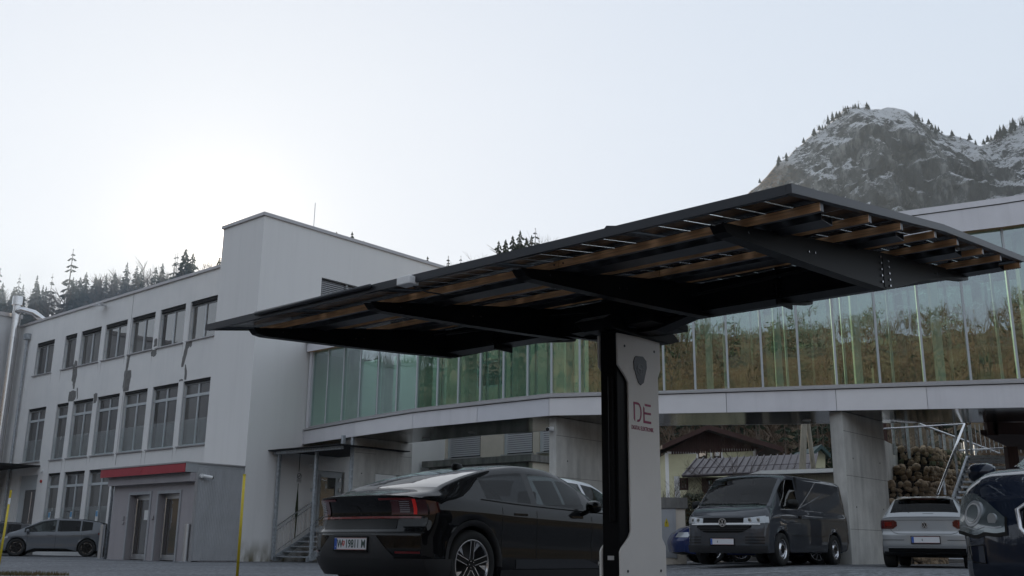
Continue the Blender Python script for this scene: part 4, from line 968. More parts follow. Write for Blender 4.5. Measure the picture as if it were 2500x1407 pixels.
SK2 = [(860, 566, 'c'), (888, 588, 'c'), (822, 566, 'c'), (803, 564, 'b'), (1044, 626, 'c'), (1062, 640, 'b')]
for u, v, k in SK2:
    p = site(u, v, 158); az = math.degrees(math.atan2(p.x, p.y)); gz = hill_h(math.hypot(p.x, p.y), az); h = max(5, p.z - gz + .5)
    tree(CON[0] if k == 'c' else BARE[1], (p.x, p.y, gz - .5), h, 1, rg.random() * 6, 'conifer' if k == 'c' else 'bare_tree', 'treetop peeping over the sloping tower roof edge', 'treetops over the tower roof')
for u, v, k in [(1120, 618, 'b'), (1135, 605, 'b'), (1150, 595, 'b'), (1165, 602, 'b'), (1182, 600, 'b'), (1200, 598, 'b'), (1218, 588, 'c'), (1235, 585, 'c'), (1252, 576, 'c'), (1270, 562, 'c'), (1285, 580, 'c'), (1298, 574, 'c'), (1315, 585, 'b'), (1335, 582, 'b'), (1355, 584, 'b'), (1378, 572, 'b'), (1400, 580, 'b'), (1105, 634, 'b'), (1310, 592, 'c'), (1420, 580, 'b')]:
    p = site(u, v, rg.uniform(150, 156)); az = math.degrees(math.atan2(p.x, p.y)); gz = hill_h(math.hypot(p.x, p.y), az); h = max(6, p.z - gz + .5)
    if k == 'c': tree(rg.choice(CON + CONB), (p.x, p.y, gz - .5), h, .95, rg.random() * 6, 'conifer', 'conifer in the clump on the ridge above the canopy edge', 'conifers above the canopy edge')
    else: tree(rg.choice(BARE), (p.x, p.y, gz - .5), h, 1.2, rg.random() * 6, 'bare_tree', 'leafless tree in the clump on the ridge above the canopy edge', 'bare trees above the canopy edge')

# mountain
RIDGE = [(1500, 640), (1640, 600), (1740, 545), (1800, 505), (1850, 450), (1900, 396), (1925, 382), (1950, 358), (1985, 330), (2010, 312), (2040, 290), (2060, 272), (2085, 262), (2110, 262), (2125, 266), (2150, 268), (2165, 260), (2190, 266), (2215, 272), (2240, 290), (2265, 305), (2290, 318), (2310, 330), (2350, 338), (2390, 352), (2410, 350), (2440, 330), (2470, 312), (2500, 300), (2560, 270), (2640, 225), (2760, 190), (2950, 210), (3200, 300)]
RP = [site(u, v, 700) for u, v in RIDGE]; RT = [(p.x, p.z) for p in RP]
def mtn(x, t):
    z0 = ipl(x, RT) + 3.0 * noise.fractal(Vector((x * .05, 1, 0)), 1, 2, 4)
    z = z0 * (1 - t) ** 1.08; y = 700 - 330 * t
    k = min(1, t * 7)
    f = noise.fractal(Vector((x * .010, t * 2.2, 2.0)), .8, 2.1, 6)
    g_ = noise.ridged_multi_fractal(Vector((x * .02, t * 4.5, 7.0)), .8, 2.2, 6, 1, 2)
    gul = noise.noise(Vector((x * .012 + .3 * f, .4, 9.0)))
    y += k * (26 * f - 22 * (g_ - 1) + 30 * gul + 7 * noise.ridged_multi_fractal(Vector((x * .09, t * 13, 3.0)), .9, 2.2, 4, 1, 2)); z += k * 6 * noise.fractal(Vector((x * .06, t * 20, 4.0)), .9, 2.2, 4)
    return (x, y, z)
mm = M(); xs_ = [80 + 2.0 * i for i in range(290)]
NT = 150
mm.grid([[(x, 760, -5) for x in xs_], [(x, 730, ipl(x, RT) * .85) for x in xs_]] + [[mtn(x, (j / NT) ** 1.1) for x in xs_] for j in range(NT + 1)])
m = bpy.data.materials.new('mountain_rock'); m.use_nodes = True; MT['mtn'] = m
n = m.node_tree.nodes; l = m.node_tree.links; p = n['Principled BSDF']; p.inputs['Roughness'].default_value = .95
tc = n.new('ShaderNodeTexCoord'); geo = n.new('ShaderNodeNewGeometry'); sx = n.new('ShaderNodeSeparateXYZ'); l.new(geo.outputs['Normal'], sx.inputs[0])
def nz(scale, det, st=(1, 1, 1), rough=.65):
    mp = n.new('ShaderNodeMapping'); mp.inputs['Scale'].default_value = st; t = n.new('ShaderNodeTexNoise'); t.inputs['Scale'].default_value = scale; t.inputs['Detail'].default_value = det; t.inputs['Roughness'].default_value = rough
    l.new(tc.outputs['Object'], mp.inputs[0]); l.new(mp.outputs[0], t.inputs['Vector']); return t
a = nz(.075, 12, (1.7, 1, .5), .74); b = nz(.22, 12, (1, 1, 1.6), .85); c = nz(.02, 6); 
rp = n.new('ShaderNodeValToRGB'); rp.color_ramp.elements[0].position = .40; rp.color_ramp.elements[0].color = (.010, .012, .012, 1); rp.color_ramp.elements[1].position = .62; rp.color_ramp.elements[1].color = (.32, .32, .31, 1)
e = rp.color_ramp.elements.new(.52); e.color = (.055, .058, .058, 1)
l.new(a.outputs[0], rp.inputs[0])
sn = n.new('ShaderNodeMath'); sn.operation = 'MULTIPLY_ADD'; sn.inputs[1].default_value = .36; l.new(sx.outputs[2], sn.inputs[0]); l.new(b.outputs[0], sn.inputs[2])
pos = n.new('ShaderNodeSeparateXYZ'); l.new(tc.outputs['Object'], pos.inputs[0])
hz = n.new('ShaderNodeMapRange'); hz.inputs[1].default_value = 180; hz.inputs[2].default_value = 340; hz.inputs[3].default_value = -.06; hz.inputs[4].default_value = .05; l.new(pos.outputs[2], hz.inputs[0])
s2 = n.new('ShaderNodeMath'); s2.operation = 'ADD'; l.new(sn.outputs[0], s2.inputs[0]); l.new(hz.outputs[0], s2.inputs[1])
s3 = n.new('ShaderNodeMath'); s3.operation = 'MULTIPLY_ADD'; s3.inputs[1].default_value = .32; l.new(c.outputs[0], s3.inputs[0]); l.new(s2.outputs[0], s3.inputs[2])
sr_ = n.new('ShaderNodeMapRange'); sr_.inputs[1].default_value = .90; sr_.inputs[2].default_value = .912; l.new(s3.outputs[0], sr_.inputs[0])
mx = n.new('ShaderNodeMix'); mx.data_type = 'RGBA'; l.new(sr_.outputs[0], mx.inputs[0]); l.new(rp.outputs[0], mx.inputs[6]); mx.inputs[7].default_value = (.78, .79, .82, 1)
# tawny grass on the western spur
gx = n.new('ShaderNodeMapRange'); gx.inputs[1].default_value = 212; gx.inputs[2].default_value = 192; l.new(pos.outputs[0], gx.inputs[0])
gn = n.new('ShaderNodeMath'); gn.operation = 'MULTIPLY'; l.new(gx.outputs[0], gn.inputs[0]); gr2 = n.new('ShaderNodeMapRange'); gr2.inputs[1].default_value = .45; gr2.inputs[2].default_value = .55; l.new(b.outputs[0], gr2.inputs[0]); l.new(gr2.outputs[0], gn.inputs[1])
mg = n.new('ShaderNodeMix'); mg.data_type = 'RGBA'; l.new(gn.outputs[0], mg.inputs[0]); l.new(mx.outputs[2], mg.inputs[6]); mg.inputs[7].default_value = (.20, .12, .06, 1)
l.new(mg.outputs[2], p.inputs['Base Color'])
bp = n.new('ShaderNodeBump'); bp.inputs['Strength'].default_value = 1.0; bp.inputs['Distance'].default_value = 14; l.new(a.outputs[0], bp.inputs['Height']); l.new(bp.outputs[0], p.inputs['Normal'])
struct(mm.build('mountain', 'mtn', smooth=True))
rp2 = random.Random(5)
EXTRA = [(u, ipl(u, RIDGE) + rp2.uniform(0, 9), rp2.uniform(9, 24)) for u in [rp2.uniform(1985, 2125) for _ in range(20)] + [rp2.uniform(2235, 2300) for _ in range(9)] + [rp2.uniform(2430, 2500) for _ in range(20)] + [rp2.uniform(1860, 1985) for _ in range(7)]]
for u, v, hp in EXTRA + [(1855, 446, 14), (1928, 378, 10), (1992, 330, 22), (2000, 322, 26), (2012, 308, 24), (2022, 300, 26), (2033, 293, 28), (2043, 288, 22), (2058, 276, 24), (2070, 268, 14), (2083, 264, 14), (2097, 262, 22), (2122, 266, 14), (2240, 290, 20), (2252, 296, 14), (2268, 306, 22), (2274, 312, 16), (2325, 335, 24), (2368, 345, 26), (2382, 352, 16), (2402, 352, 18), (2412, 346, 22), (2420, 342, 16), (2436, 335, 26), (2443, 330, 34), (2452, 326, 30), (2462, 320, 26), (2475, 313, 34), (2484, 308, 30), (2493, 304, 36), (2008, 316, 18), (2048, 284, 16), (2300, 326, 10), (2345, 340, 10), (2398, 354, 14), (2468, 316, 30), (2489, 306, 26), (1898, 400, 8), (1912, 388, 8)]:
    q = site(u, v, 692); h = hp * .29 * 1.0
    k = rg.random() < .72
    tree(rg.choice(CON) if k else rg.choice(BARE), (q.x, q.y, q.z - h * .12), h, 1.25 if k else 1.3, rg.random() * 6, 'conifer' if k else 'bare_tree', 'tiny conifer on the snowy mountain skyline' if k else 'tiny leafless tree on the snowy mountain skyline', 'trees on the mountain skyline')

# ================================================================== houses on the right, seen under the bridge
def quad_on(par, name, mt, uvs, Y, th=.05, dy=0):
    P_ = [site(u, v, Y) for u, v in uvs]; o = par.location
    return M().prism([(q.x - o.x, q.y - o.y + dy, q.z - o.z) for q in P_], (0, th, 0)).build(name, mt, par)
hs_ = thing('gabled_house', 'cream alpine house with a dark boarded gable and wide brown eaves behind the van', 'house', (12, 60, 0))
S = lambda x, y: (1600 + x / 5.208, 1020 + y / 5.208)
HY = 60
def hp(x, y, Y=HY, dz=0): q = site(*S(x, y), Y); return (q.x - 12, q.y - 60, q.z + dz)
# main wall
wl = M(); wl.prism([hp(145, 450), hp(1275, 395), hp(1275, 1300), hp(145, 1300)], (0, 9, 0)); wl.build('wall', 'cream', hs_)
q = [hp(110, 440), hp(620, 150), hp(1345, 385), hp(1275, 398)]
n_b = 40; x0, z0 = hp(110, 440)[0], hp(110, 440)[2]
xa, za = hp(622, 150)[0], hp(622, 150)[2]; xb = hp(1345, 385)[0]; zb = hp(1345, 385)[2]; zl, zr_ = hp(145, 450)[2], hp(1275, 398)[2]
gb = M(); gb.prism([hp(112, 455, dz=0), hp(622, 155), hp(1345, 400)], (0, .1, 0)); gbo = gb.build('gable_backing', 'wood_dark', hs_)
for k in range(n_b):
    a = x0 + (xb - x0) * k / n_b; b = a + (xb - x0) / n_b - .02; c = (a + b) / 2
    tz = za - .2 - (xa - c) * (za - z0) / (xa - x0) if c < xa else za - .2 - (c - xa) * (za - zb) / (xb - xa); bz = zl + (zr_ - zl) * (c - x0) / (xb - x0)
    if tz > bz + .05: M().box(a, b, -.035, -.001, bz - .1, tz).build('board', 'wood_dark', hs_)
# roof: two slabs with depth
def slab(p, q, th, y0, y1, name, mt):
    M().prism([(p[0], y0, p[2]), (q[0], y0, q[2]), (q[0], y0, q[2] - th), (p[0], y0, p[2] - th)], (0, y1 - y0, 0)).build(name, mt, hs_)
ap = hp(622, 122); le = hp(50, 372); re_ = hp(1560, 400)
slab(le, ap, .20, -1.1, 10, 'roof', 'rooftile'); slab(ap, re_, .20, -1.1, 10, 'roof', 'rooftile')
for p_, q_ in ((le, ap), (ap, re_)):
    M().prism([(p_[0], -1.14, p_[2] + .02), (q_[0], -1.14, q_[2] + .02), (q_[0], -1.14, q_[2] - .26), (p_[0], -1.14, p_[2] - .26)], (0, .04, 0)).build('bargeboard', 'wood_dark', hs_)
M().box(*[hp(835, 0)[0], hp(935, 0)[0], 3, 3.8], hp(835, 190)[2], hp(835, 128)[2]).build('chimney', 'brick', hs_)
def trim(x0, y0, x1, y1):
    a, b = hp(x0, y1), hp(x1, y0); M().box(a[0], b[0], -.03, -.002, a[2], b[2]).build('white_trim', 'white', hs_)
trim(145, 450, 165, 1300); trim(150, 437, 540, 458); trim(522, 440, 542, 520); trim(700, 400, 716, 520); trim(835, 398, 850, 520); trim(850, 398, 1275, 416); trim(1245, 400, 1278, 520)
for (x0, x1, y0, y1) in ((545, 652, 412, 520), (738, 832, 418, 512)):
    a, b = hp(x0, y1), hp(x1, y0)
    f = M(); f.box(a[0], b[0], -.05, -.0, a[2], a[2] + .06); f.box(a[0], b[0], -.05, -.0, b[2] - .06, b[2]); f.box(a[0], a[0] + .06, -.05, 0, a[2], b[2]); f.box(b[0] - .06, b[0], -.05, 0, a[2], b[2])
    wo = f.build('window', 'wood_dark', hs_); M().box(a[0] + .06, b[0] - .06, -.03, -.02, a[2] + .06, b[2] - .06).build('pane', 'darkpane', wo)
    cu = M(); w0, w1 = a[0] + .12, b[0] - .12
    cu.grid([[(w0 + (w1 - w0) * k / 16, -.034 + .002 * (k % 2), b[2] - .08) for k in range(17)], [(w0 + (w1 - w0) * k / 16, -.034 + .002 * (k % 2), a[2] + (.12 if x0 > 600 else .35 + .2 * abs(k - 8) / 8)) for k in range(17)]]); cu.build('curtain', 'white', wo)
M().tube([hp(1395, 360, 59.6), hp(1380, 400, 59.6), hp(1290, 450, 59.6), hp(1285, 600, 59.6)], .06, 8).build('downpipe', 'wood_dark', hs_, smooth=True)

an = thing('annex', 'low cream annex with a brown standing seam metal roof in front of the gabled house', 'house', (11, 46, 0))
def ap_(x, y, Y=46): q = site(*S(x, y), Y); return Vector((q.x - 11, q.y - 46, q.z))
E0, E1 = ap_(345, 740, 45), ap_(2020, 672, 45.6); R0_, R1_ = ap_(525, 525, 48), ap_(2065, 455, 48.5)
rf = M(); rf.prism([E0, E1, R1_, R0_], (0, .02, -.08)); rf.build('roof', 'roofmetal', an)
for k in range(19):
    t = k / 18; a = E0.lerp(E1, t); b = R0_.lerp(R1_, t); s = Vector((.025, 0, 0)); u_ = Vector((0, -.02, .06))
    M().hexa([a - s, a + s, b + s, b - s, a - s + u_, a + s + u_, b + s + u_, b - s + u_]).build('standing_seam', 'roofmetal', an)
M().tube([E0 + Vector((-.05, -.1, .0)), E1 + Vector((.1, -.1, 0))], .05, 8).build('gutter', 'roofmetal', an)
rr2 = E0.lerp(R0_, .22), E1.lerp(R1_, .22)
M().tube([rr2[0] + Vector((0, 0, .16)), rr2[1] + Vector((0, 0, .16))], .015, 6).build('snow_rail', 'roofmetal', an)
wz = ap_(420, 745, 45.5); we = ap_(1980, 690, 45.9)
M().box(wz.x, we.x, -.2, 4, -.3, wz.z).build('wall', 'cream', an)
for (x0, x1, y0, y1) in ((312, 418, 765, 920), (600, 870, 772, 965), (1190, 1300, 752, 960)):
    a, b = ap_(x0, y1, 45.7), ap_(x1, y0, 45.7)
    f = M(); f.box(a.x, b.x, -.26, -.202, a.z, b.z, 0)
    wo = f.build('window', 'wood_dark', an); g_ = (b.x - a.x)
    i0, i1 = (a.x + g_ * .30, b.x - g_ * .30) if x1 - x0 > 200 else (a.x + .1, b.x - .1)
    M().box(i0, i1, -.275, -.262, a.z + .1, b.z - .1).build('pane', 'darkpane', wo)
    mb_ = M(); mb_.box((i0 + i1) / 2 - .03, (i0 + i1) / 2 + .03, -.29, -.277, a.z + .1, b.z - .1); mb_.box(i0, i1, -.289, -.278, (a.z + b.z) / 2, (a.z + b.z) / 2 + .05); mb_.build('glazing_bar', 'wood_dark', wo)
tr = M(); a, b = ap_(150, 1300, 45.7), ap_(312, 745, 45.7); tr.box(b.x - .25, b.x, -.24, -.203, a.z, b.z); tr.build('white_trim', 'white', an)

h3 = thing('far_chalet', 'small far chalet with a green gable roof behind the pole frame', 'house', (18, 75, 0))
def p3(x, y, Y=75): q = site(*S(x, y), Y); return (q.x - 18, q.y - 75, q.z)
M().prism([p3(2010, 460), p3(2080, 395), p3(2160, 460), p3(2160, 640), p3(2010, 640)], (0, 6, 0)).build('wall', 'cream', h3)
gm2 = mat('green_roof', (.02, .05, .05), .6)
for a, b in ((p3(1985, 440), p3(2080, 350)), (p3(2080, 350), p3(2200, 470))): M().prism([(a[0], -.6, a[2]), (b[0], -.6, b[2]), (b[0], -.6, b[2] - .3), (a[0], -.6, a[2] - .3)], (0, 7, 0)).build('roof', gm2, h3)

cp_ = thing('carport', 'open carport with a flat grey roof edge behind the van', 'carport', (13, 37, 0))
def p4(x, y, Y=37): q = site(*S(x, y), Y); return (q.x - 13, q.y - 37, q.z)
a, b = p4(1340, 722), p4(2330, 690)
M().prism([(a[0], 0, a[2]), (b[0], 0, b[2]), (b[0], 0, b[2] + .14), (a[0], 0, a[2] + .14)], (0, 5, 0)).build('roof_edge', 'white', cp_)
M().prism([(a[0] + .3, .25, a[2] - .4), (b[0], .25, b[2] - .4), (b[0], .25, b[2] - .01), (a[0] + .3, .25, a[2] - .01)], (0, .2, 0)).build('beam', 'woodpole', cp_)
M().box(a[0] + .3, a[0] + .5, .3, .5, 0, a[2] - .35).build('post', 'woodpole', cp_); M().box(a[0] + .6, b[0] + .5, 4.5, 4.6, 0, a[2] - .1).build('rear_wall', 'dark', cp_)
M().box(a[0] + 4.35, a[0] + 4.65, -.3, -.05, 0, 7.2).build('tall_timber', 'wood_dark', cp_)

af = thing('pole_frame', 'weathered timber utility pole with a leaning strut above the carport', 'pole', (12, 41, 0))
q0, q1 = site(*S(1835, 690), 41), site(*S(1895, -40), 41); r0_, r1_ = site(*S(2010, 690), 41.6), site(*S(1925, -40), 41.2)
M().tube([(q0.x - 12 - .25, q0.y - 41, 0), (q1.x - 12, q1.y - 41, q1.z)], [.17, .12], 10).build('pole', 'woodpole', af, smooth=True)
M().tube([(r0_.x - 12 + .25, r0_.y - 41, 0), (r1_.x - 12, r1_.y - 41, r1_.z)], [.12, .09], 10).build('strut', 'woodpole', af, smooth=True)

# electrical substation
us = thing('substation_hut', 'small cream electrical substation hut with a grey metal door and yellow warning sign', 'hut', (4.4, 27.0, 0))
u0 = site(1600, 1225, 27.0).x - 4.4; u1 = site(1672, 1225, 27.0).x - 4.4; zt = site(1640, 1215, 27).z
M().box(u0 - 1.2, u1, 0, 2.4, .1, zt - .28).build('wall', 'render_warm', us, bevel=.01); M().box(u0 - 1.3, u1 + .06, -.06, 2.5, zt - .279, zt).build('roof_slab', 'concrete_d', us)
d0, d1 = site(1580, 1300, 27).x - 4.4, site(1645, 1300, 27).x - 4.4; dz1 = site(1640, 1228, 27).z
M().box(d0, d1, -.02, -.001, .32, dz1).build('metal_door', 'corr', us); fr = M(); fr.box(d0 - .06, d0, -.03, -.001, .3, dz1 + .06); fr.box(d1, d1 + .06, -.03, -.001, .3, dz1 + .06); fr.box(d0, d1, -.03, -.001, dz1, dz1 + .06); fr.build('door_frame', 'corr', us)
sw = site(1627, 1277, 27); sx_, sz_ = sw.x - 4.4, sw.z
so_ = M().prism([(sx_ - .055, -.022, sz_ - .10), (sx_ + .055, -.022, sz_ - .10), (sx_ + .055, -.022, sz_ - .01), (sx_, -.022, sz_ + .12), (sx_ - .055, -.022, sz_ - .01)], (0, -.004, 0)).build('warning_sign', 'yellow', us)
M().prism([(sx_ - .015, -.0265, sz_ - .02), (sx_ + .005, -.0265, sz_ + .07), (sx_, -.0265, sz_ + .02), (sx_ + .015, -.0265, sz_ + .03), (sx_ - .003, -.0265, sz_ - .06), (sx_, -.0265, sz_ + .0)], (0, -.001, 0)).build('lightning_print', 'black', so_)

# hedge and bare shrubs in front of the annex
hg = M(); rg2 = random.Random(8)
for k in range(5200):
    u = rg2.uniform(1668, 1790); tv = 1208 + 14 * noise.noise(Vector((u * .04, 0, 0))) ; v = tv + (1375 - tv) * rg2.random() ** 1.1; Y = 33 + rg2.uniform(-.9, .9); q = site(u, v, Y)
    s = rg2.uniform(.05, .12); d1_ = Vector((rg2.uniform(-1, 1), rg2.uniform(-1, 1), rg2.uniform(-1, 1))).normalized() * s; d2_ = d1_.orthogonal().normalized() * s * .6
    hg.face([q - d1_, q + d2_, q + d1_], rg2.choice((0, 0, 1)))
MT['leaf'] = mat('hedge_leaf', (.028, .036, .014), .8, var=.4, vscale=4); MT['leaf2'] = mat('dry_leaf', (.09, .06, .03), .85)
tag(hg.build('hedge', ['leaf', 'leaf2'], kind='stuff'), 'dense dark hedge between the hut and the van', 'hedge')
for (u, v0, v1, Y, s) in ((1640, 1190, 1100, 42, 31), (1668, 1200, 1140, 42, 32), (1790, 1190, 1055, 40, 33), (1690, 1210, 1165, 38, 34), (1730, 1210, 1165, 38, 35), (1880, 1160, 1105, 43, 36), (1920, 1160, 1095, 43, 37), (1705, 1212, 1172, 38, 38)):
    a, b = site(u, 1215, Y), site(u, v1, Y); h = b.z - .2
    t = thing('bare_shrub', 'leafless shrub in front of the cream annex', 'shrub', (a.x, Y, .1), s, 'leafless shrubs by the annex')
    c = bare_mesh(s, depth=5, spread=.6, thin=.6).build('branches', 'bark', t); c.scale = (h * 1.2, h * 1.2, h)
# gabions, concrete wall, steps, railings
Gz = lambda x, y: (2140 + x / 5.861, 1020 + y / 5.861)
gb_ = thing('gabion_wall', 'stepped gabion wall of wire baskets filled with rough stones', 'wall', (12.5, 29, 0))
def gp_(x, y, Y): q = site(*Gz(x, y), Y); return Vector((q.x - 12.5, q.y - 29, q.z))
ST = []
for s in range(7):
    bm = bmesh.new(); bmesh.ops.create_icosphere(bm, subdivisions=2, radius=.5); rr = random.Random(s)
    for v in bm.verts: v.co *= 1 + .35 * noise.noise(v.co * 2.2 + Vector((s, s, s)) * 3); v.co.z *= .8
    me = bpy.data.meshes.new('stone'); bm.to_mesh(me); bm.free(); me.materials.append(MT['stone2'] if s > 4 else MT['stone']); ST.append(me)
tiers = [  # left face (x0,x1) and slope face to the right, z from pixel rows; depth increasing upwards
 (175, 700, 1400, 1165, 1160, 27.0), (165, 1090, 1400, 905, 1150, 28.0), (235, 1190, 1400, 680, 905, 29.2), (335, 1260, 1400, 430, 670, 30.4)]
cnt = 0; rest = M(); rg3 = random.Random(21)
for ti, (xl, xr, _, yt, yb, Y) in enumerate(tiers):
    zt = gp_(500, yt, Y).z; zb_ = gp_(500, yb, Y).z if ti else 0
    a = gp_(xl, yt, Y).x; xk = gp_([560, 640, 770, 840][ti], yt, Y).x; b = gp_(xr, yt, Y + 2.6).x + .3
    # front part then a part that runs back to the right
    yk = [2.2, 2.6, 2.6, 2.6][ti]
    M().prism([(a, Y - 29 + .22, zb_ - .1), (xk, Y - 29 + .22, zb_ - .1), (b, Y - 29 + yk + .22, zb_ - .1), (b, Y - 29 + yk + 1.2, zb_ - .1), (a, Y - 29 + 1.4, zb_ - .1)], (0, 0, zt - zb_)).build('basket_core', 'dark', gb_)
    wr = M(); nst = int((zt - zb_) / .165)
    for seg, (p0, p1) in enumerate((((a, Y - 29), (xk, Y - 29)), ((xk, Y - 29), (b, Y - 29 + yk)))):
        L = math.hypot(p1[0] - p0[0], p1[1] - p0[1]); nx = max(1, int(L / .19))
        for i in range(nx):
            for j in range(nst + 1):
                t = (i + .5 + rg3.uniform(-.3, .3)) / nx; x = p0[0] + (p1[0] - p0[0]) * t; y = p0[1] + (p1[1] - p0[1]) * t + .12; z = zb_ + (j + .5 + rg3.uniform(-.25, .25)) * (zt - zb_) / (nst + 1)
                s = rg3.uniform(.15, .29); me = rg3.choice(ST[4:] if ti == 3 and rg3.random() < .5 else ST[:5])
                if cnt < 295 and (seg == 0 or ti > 1): child('stone', me, gb_, (x, y, z), (rg3.random() * 3, rg3.random() * 3, rg3.random() * 3), (s, s * .9, s * .8)); cnt += 1
                else:
                    i0 = len(rest.v); R = Matrix.Rotation(rg3.random() * 6, 3, Vector((rg3.random(), rg3.random(), 1)).normalized())
                    rest.v += [tuple(R @ (v.co * s) + Vector((x, y, z))) for v in me.vertices]; rest.f += [tuple(i0 + k for k in pl_.vertices) for pl_ in me.polygons]; rest.m += [0] * len(me.polygons)
        for j in range(int((zt - zb_) / .1) + 1):
            z = zb_ + .1 * j; wr.tube([(p0[0], p0[1] - .005, z), (p1[0], p1[1] - .005, z)], .004, 4, 0, False)
        for i in range(int(L / .2) + 1):
            t = i / max(1, int(L / .2)); x = p0[0] + (p1[0] - p0[0]) * t; y = p0[1] + (p1[1] - p0[1]) * t - .005; wr.tube([(x, y, zb_), (x, y, zt)], .004, 4, 0, False)
    wr.build('wire_mesh', 'wire', gb_)
rest.build('remaining_stones', 'stone', gb_, kind='stuff')
cw = thing('retaining_wall', 'sunlit raw concrete retaining wall between the bridge leg and the gabions', 'wall', (11, 30, 0))
def cpt(x, y, Y): q = site(*Gz(x, y), Y); return (q.x - 11, q.y - 30, q.z)
a, b, c, d = cpt(60, 905, 27.4), cpt(60, 300, 27.4), cpt(352, 445, 31.5), cpt(352, 905, 31.5)
M().prism([(a[0], a[1], .1), b, c, (d[0], d[1], .1)], (-.5, .25, 0)).build('wall', 'concrete', cw)
# glass balustrade above the gabions
gl_ = thing('glass_balustrade', 'stainless balustrade with dark glass panels running down above the gabion wall', 'railing', (12.5, 31, 0))
def gq(x, y, Y): q = site(*Gz(x, y), Y); return Vector((q.x - 12.5, q.y - 31, q.z))
PO = [(232, -60, 385, 29.5), (440, -20, 440, 30.2), (632, 85, 440, 31.0), (800, 170, 425, 31.8), (970, 235, 460, 32.6), (1120, 290, 520, 33.4), (1270, 345, 560, 34.2), (1410, 390, 530, 35.0)]
pts = []
for i, (x, y0, y1, Y) in enumerate(PO):
    a, b = gq(x, y1, Y), gq(x, y0, Y); b.x = a.x = (a.x + b.x) / 2
    M().box(a.x - .035, a.x + .035, a.y - .03, a.y + .03, a.z - .3, b.z).build('post', 'galv', gl_); pts.append((a, b))
for (a, b), (c, d) in zip(pts, pts[1:]):
    M().face([a + Vector((.05, .04, .05)), c + Vector((-.05, .04, .05)), d + Vector((-.05, .04, -.05)), b + Vector((.05, .04, -.05))]).build('glass_panel', 'guard', gl_)
hr0, hr1 = gq(610, 85, 30.9), gq(1760, 508, 36.8)
M().tube([hr0, hr1], .028, 8).build('handrail', 'steel', gl_)
# outdoor steps
sp_ = thing('outdoor_stairs', 'wide open steel staircase with grey treads climbing beside the gabion wall', 'stairs', (14, 26, 0))
def sq(x, y, Y): q = site(*Gz(x, y), Y); return Vector((q.x - 14, q.y - 26, q.z))
tl = [(1150, 1130, 25.2), (1180, 1050, 25.6), (1215, 975, 26.0), (1240, 902, 26.4), (1262, 828, 26.8), (1285, 757, 27.2), (1310, 690, 27.6), (1330, 612, 28.0), (1345, 575, 28.4), (1345, 535, 28.8)]
for x, y, Y in tl:
    a = sq(x, y, Y); M().box(a.x - .02, a.x + 3.6, a.y, a.y + .30, a.z - .05, a.z).build('tread', 'galv', sp_)
a, b = sq(1110, 1120, 25.1), sq(1310, 545, 28.5)
for dx in (0, 3.62): M().hexa([a + Vector((dx - .06, 0, -.3)), a + Vector((dx, 0, -.3)), b + Vector((dx, 0, -.3)), b + Vector((dx - .06, 0, -.3)), a + Vector((dx - .06, 0, .0)), a + Vector((dx, 0, .0)), b + Vector((dx, 0, .0)), b + Vector((dx - .06, 0, .0))]).build('stringer', 'galv', sp_)
f0, f1, f2 = sq(870, 1105, 24.4), sq(1255, 90, 27.8), sq(610, 140, 27.8)
M().tube([f0, f1], .03, 10).build('handrail', 'steel', sp_); M().tube([f1, sq(100, 160, 27.5)], .024, 10).build('handrail', 'steel', sp_); 
M().tube([sq(1175, 472, 28.6), sq(1900, 432, 28.9)], .024, 8).build('handrail', 'steel', sp_); M().tube([sq(1780, 1050, 25.0), sq(1925, 540, 28.0)], .028, 8).build('handrail', 'steel', sp_)
for (x, y0, y1, Y) in ((1140, 115, 470, 28.2), (1275, 120, 545, 28.3), (1340, 110, 525, 28.6), (1145, 470, 930, 27.0), (970, 900, 1105, 25.4)):
    a, b = sq(x, y1, Y), sq(x, y0, Y); M().box((a.x + b.x) / 2 - .025, (a.x + b.x) / 2 + .025, a.y - .02, a.y + .02, a.z, b.z).build('post', 'galv', sp_)
bl_ = M()
for k in range(14):
    x = 1385 + 62 * k; a, b = sq(x, 500, 31.5), sq(x, 95 + max(0, (k - 2)) * 28, 31.5); bl_.tube([a, (a.x, b.y, b.z)], .012, 5)
bl_.build('balusters', 'galv', sp_)
ov = thing('upper_walkway', 'dark timber and steel walkway deck hanging over the outdoor stairs', 'walkway', (16, 27, 0))
def oq(x, y, Y): q = site(*Gz(x, y), Y); return Vector((q.x - 16, q.y - 27, q.z))
a, b, c = oq(1450, 250, 26.5), oq(2700, 400, 26.5), oq(1910, 430, 28.5)
M().box(oq(1480, 0, 27.5).x, 6, -.2, .1, oq(1500, 235, 26.8).z, oq(1500, 60, 26.8).z).build('fascia_board', 'wood_dark', ov)
M().prism([oq(1490, 240, 26.9), oq(2400, 240, 26.9), oq(2400, 520, 29.5), oq(1900, 430, 29.5)], (0, 0, .12)).build('deck', 'wood_dark', ov)
for (x, Y, y0, y1) in ((1650, 26.9, 40, 260), (1965, 26.7, 420, 850)):
    a, b = oq(x, y1, Y), oq(x, y0, Y); M().box(a.x - .14, a.x + .14, a.y - .1, a.y + .1, a.z if y1 < 500 else .1, b.z).build('post', 'wood_dark', ov)

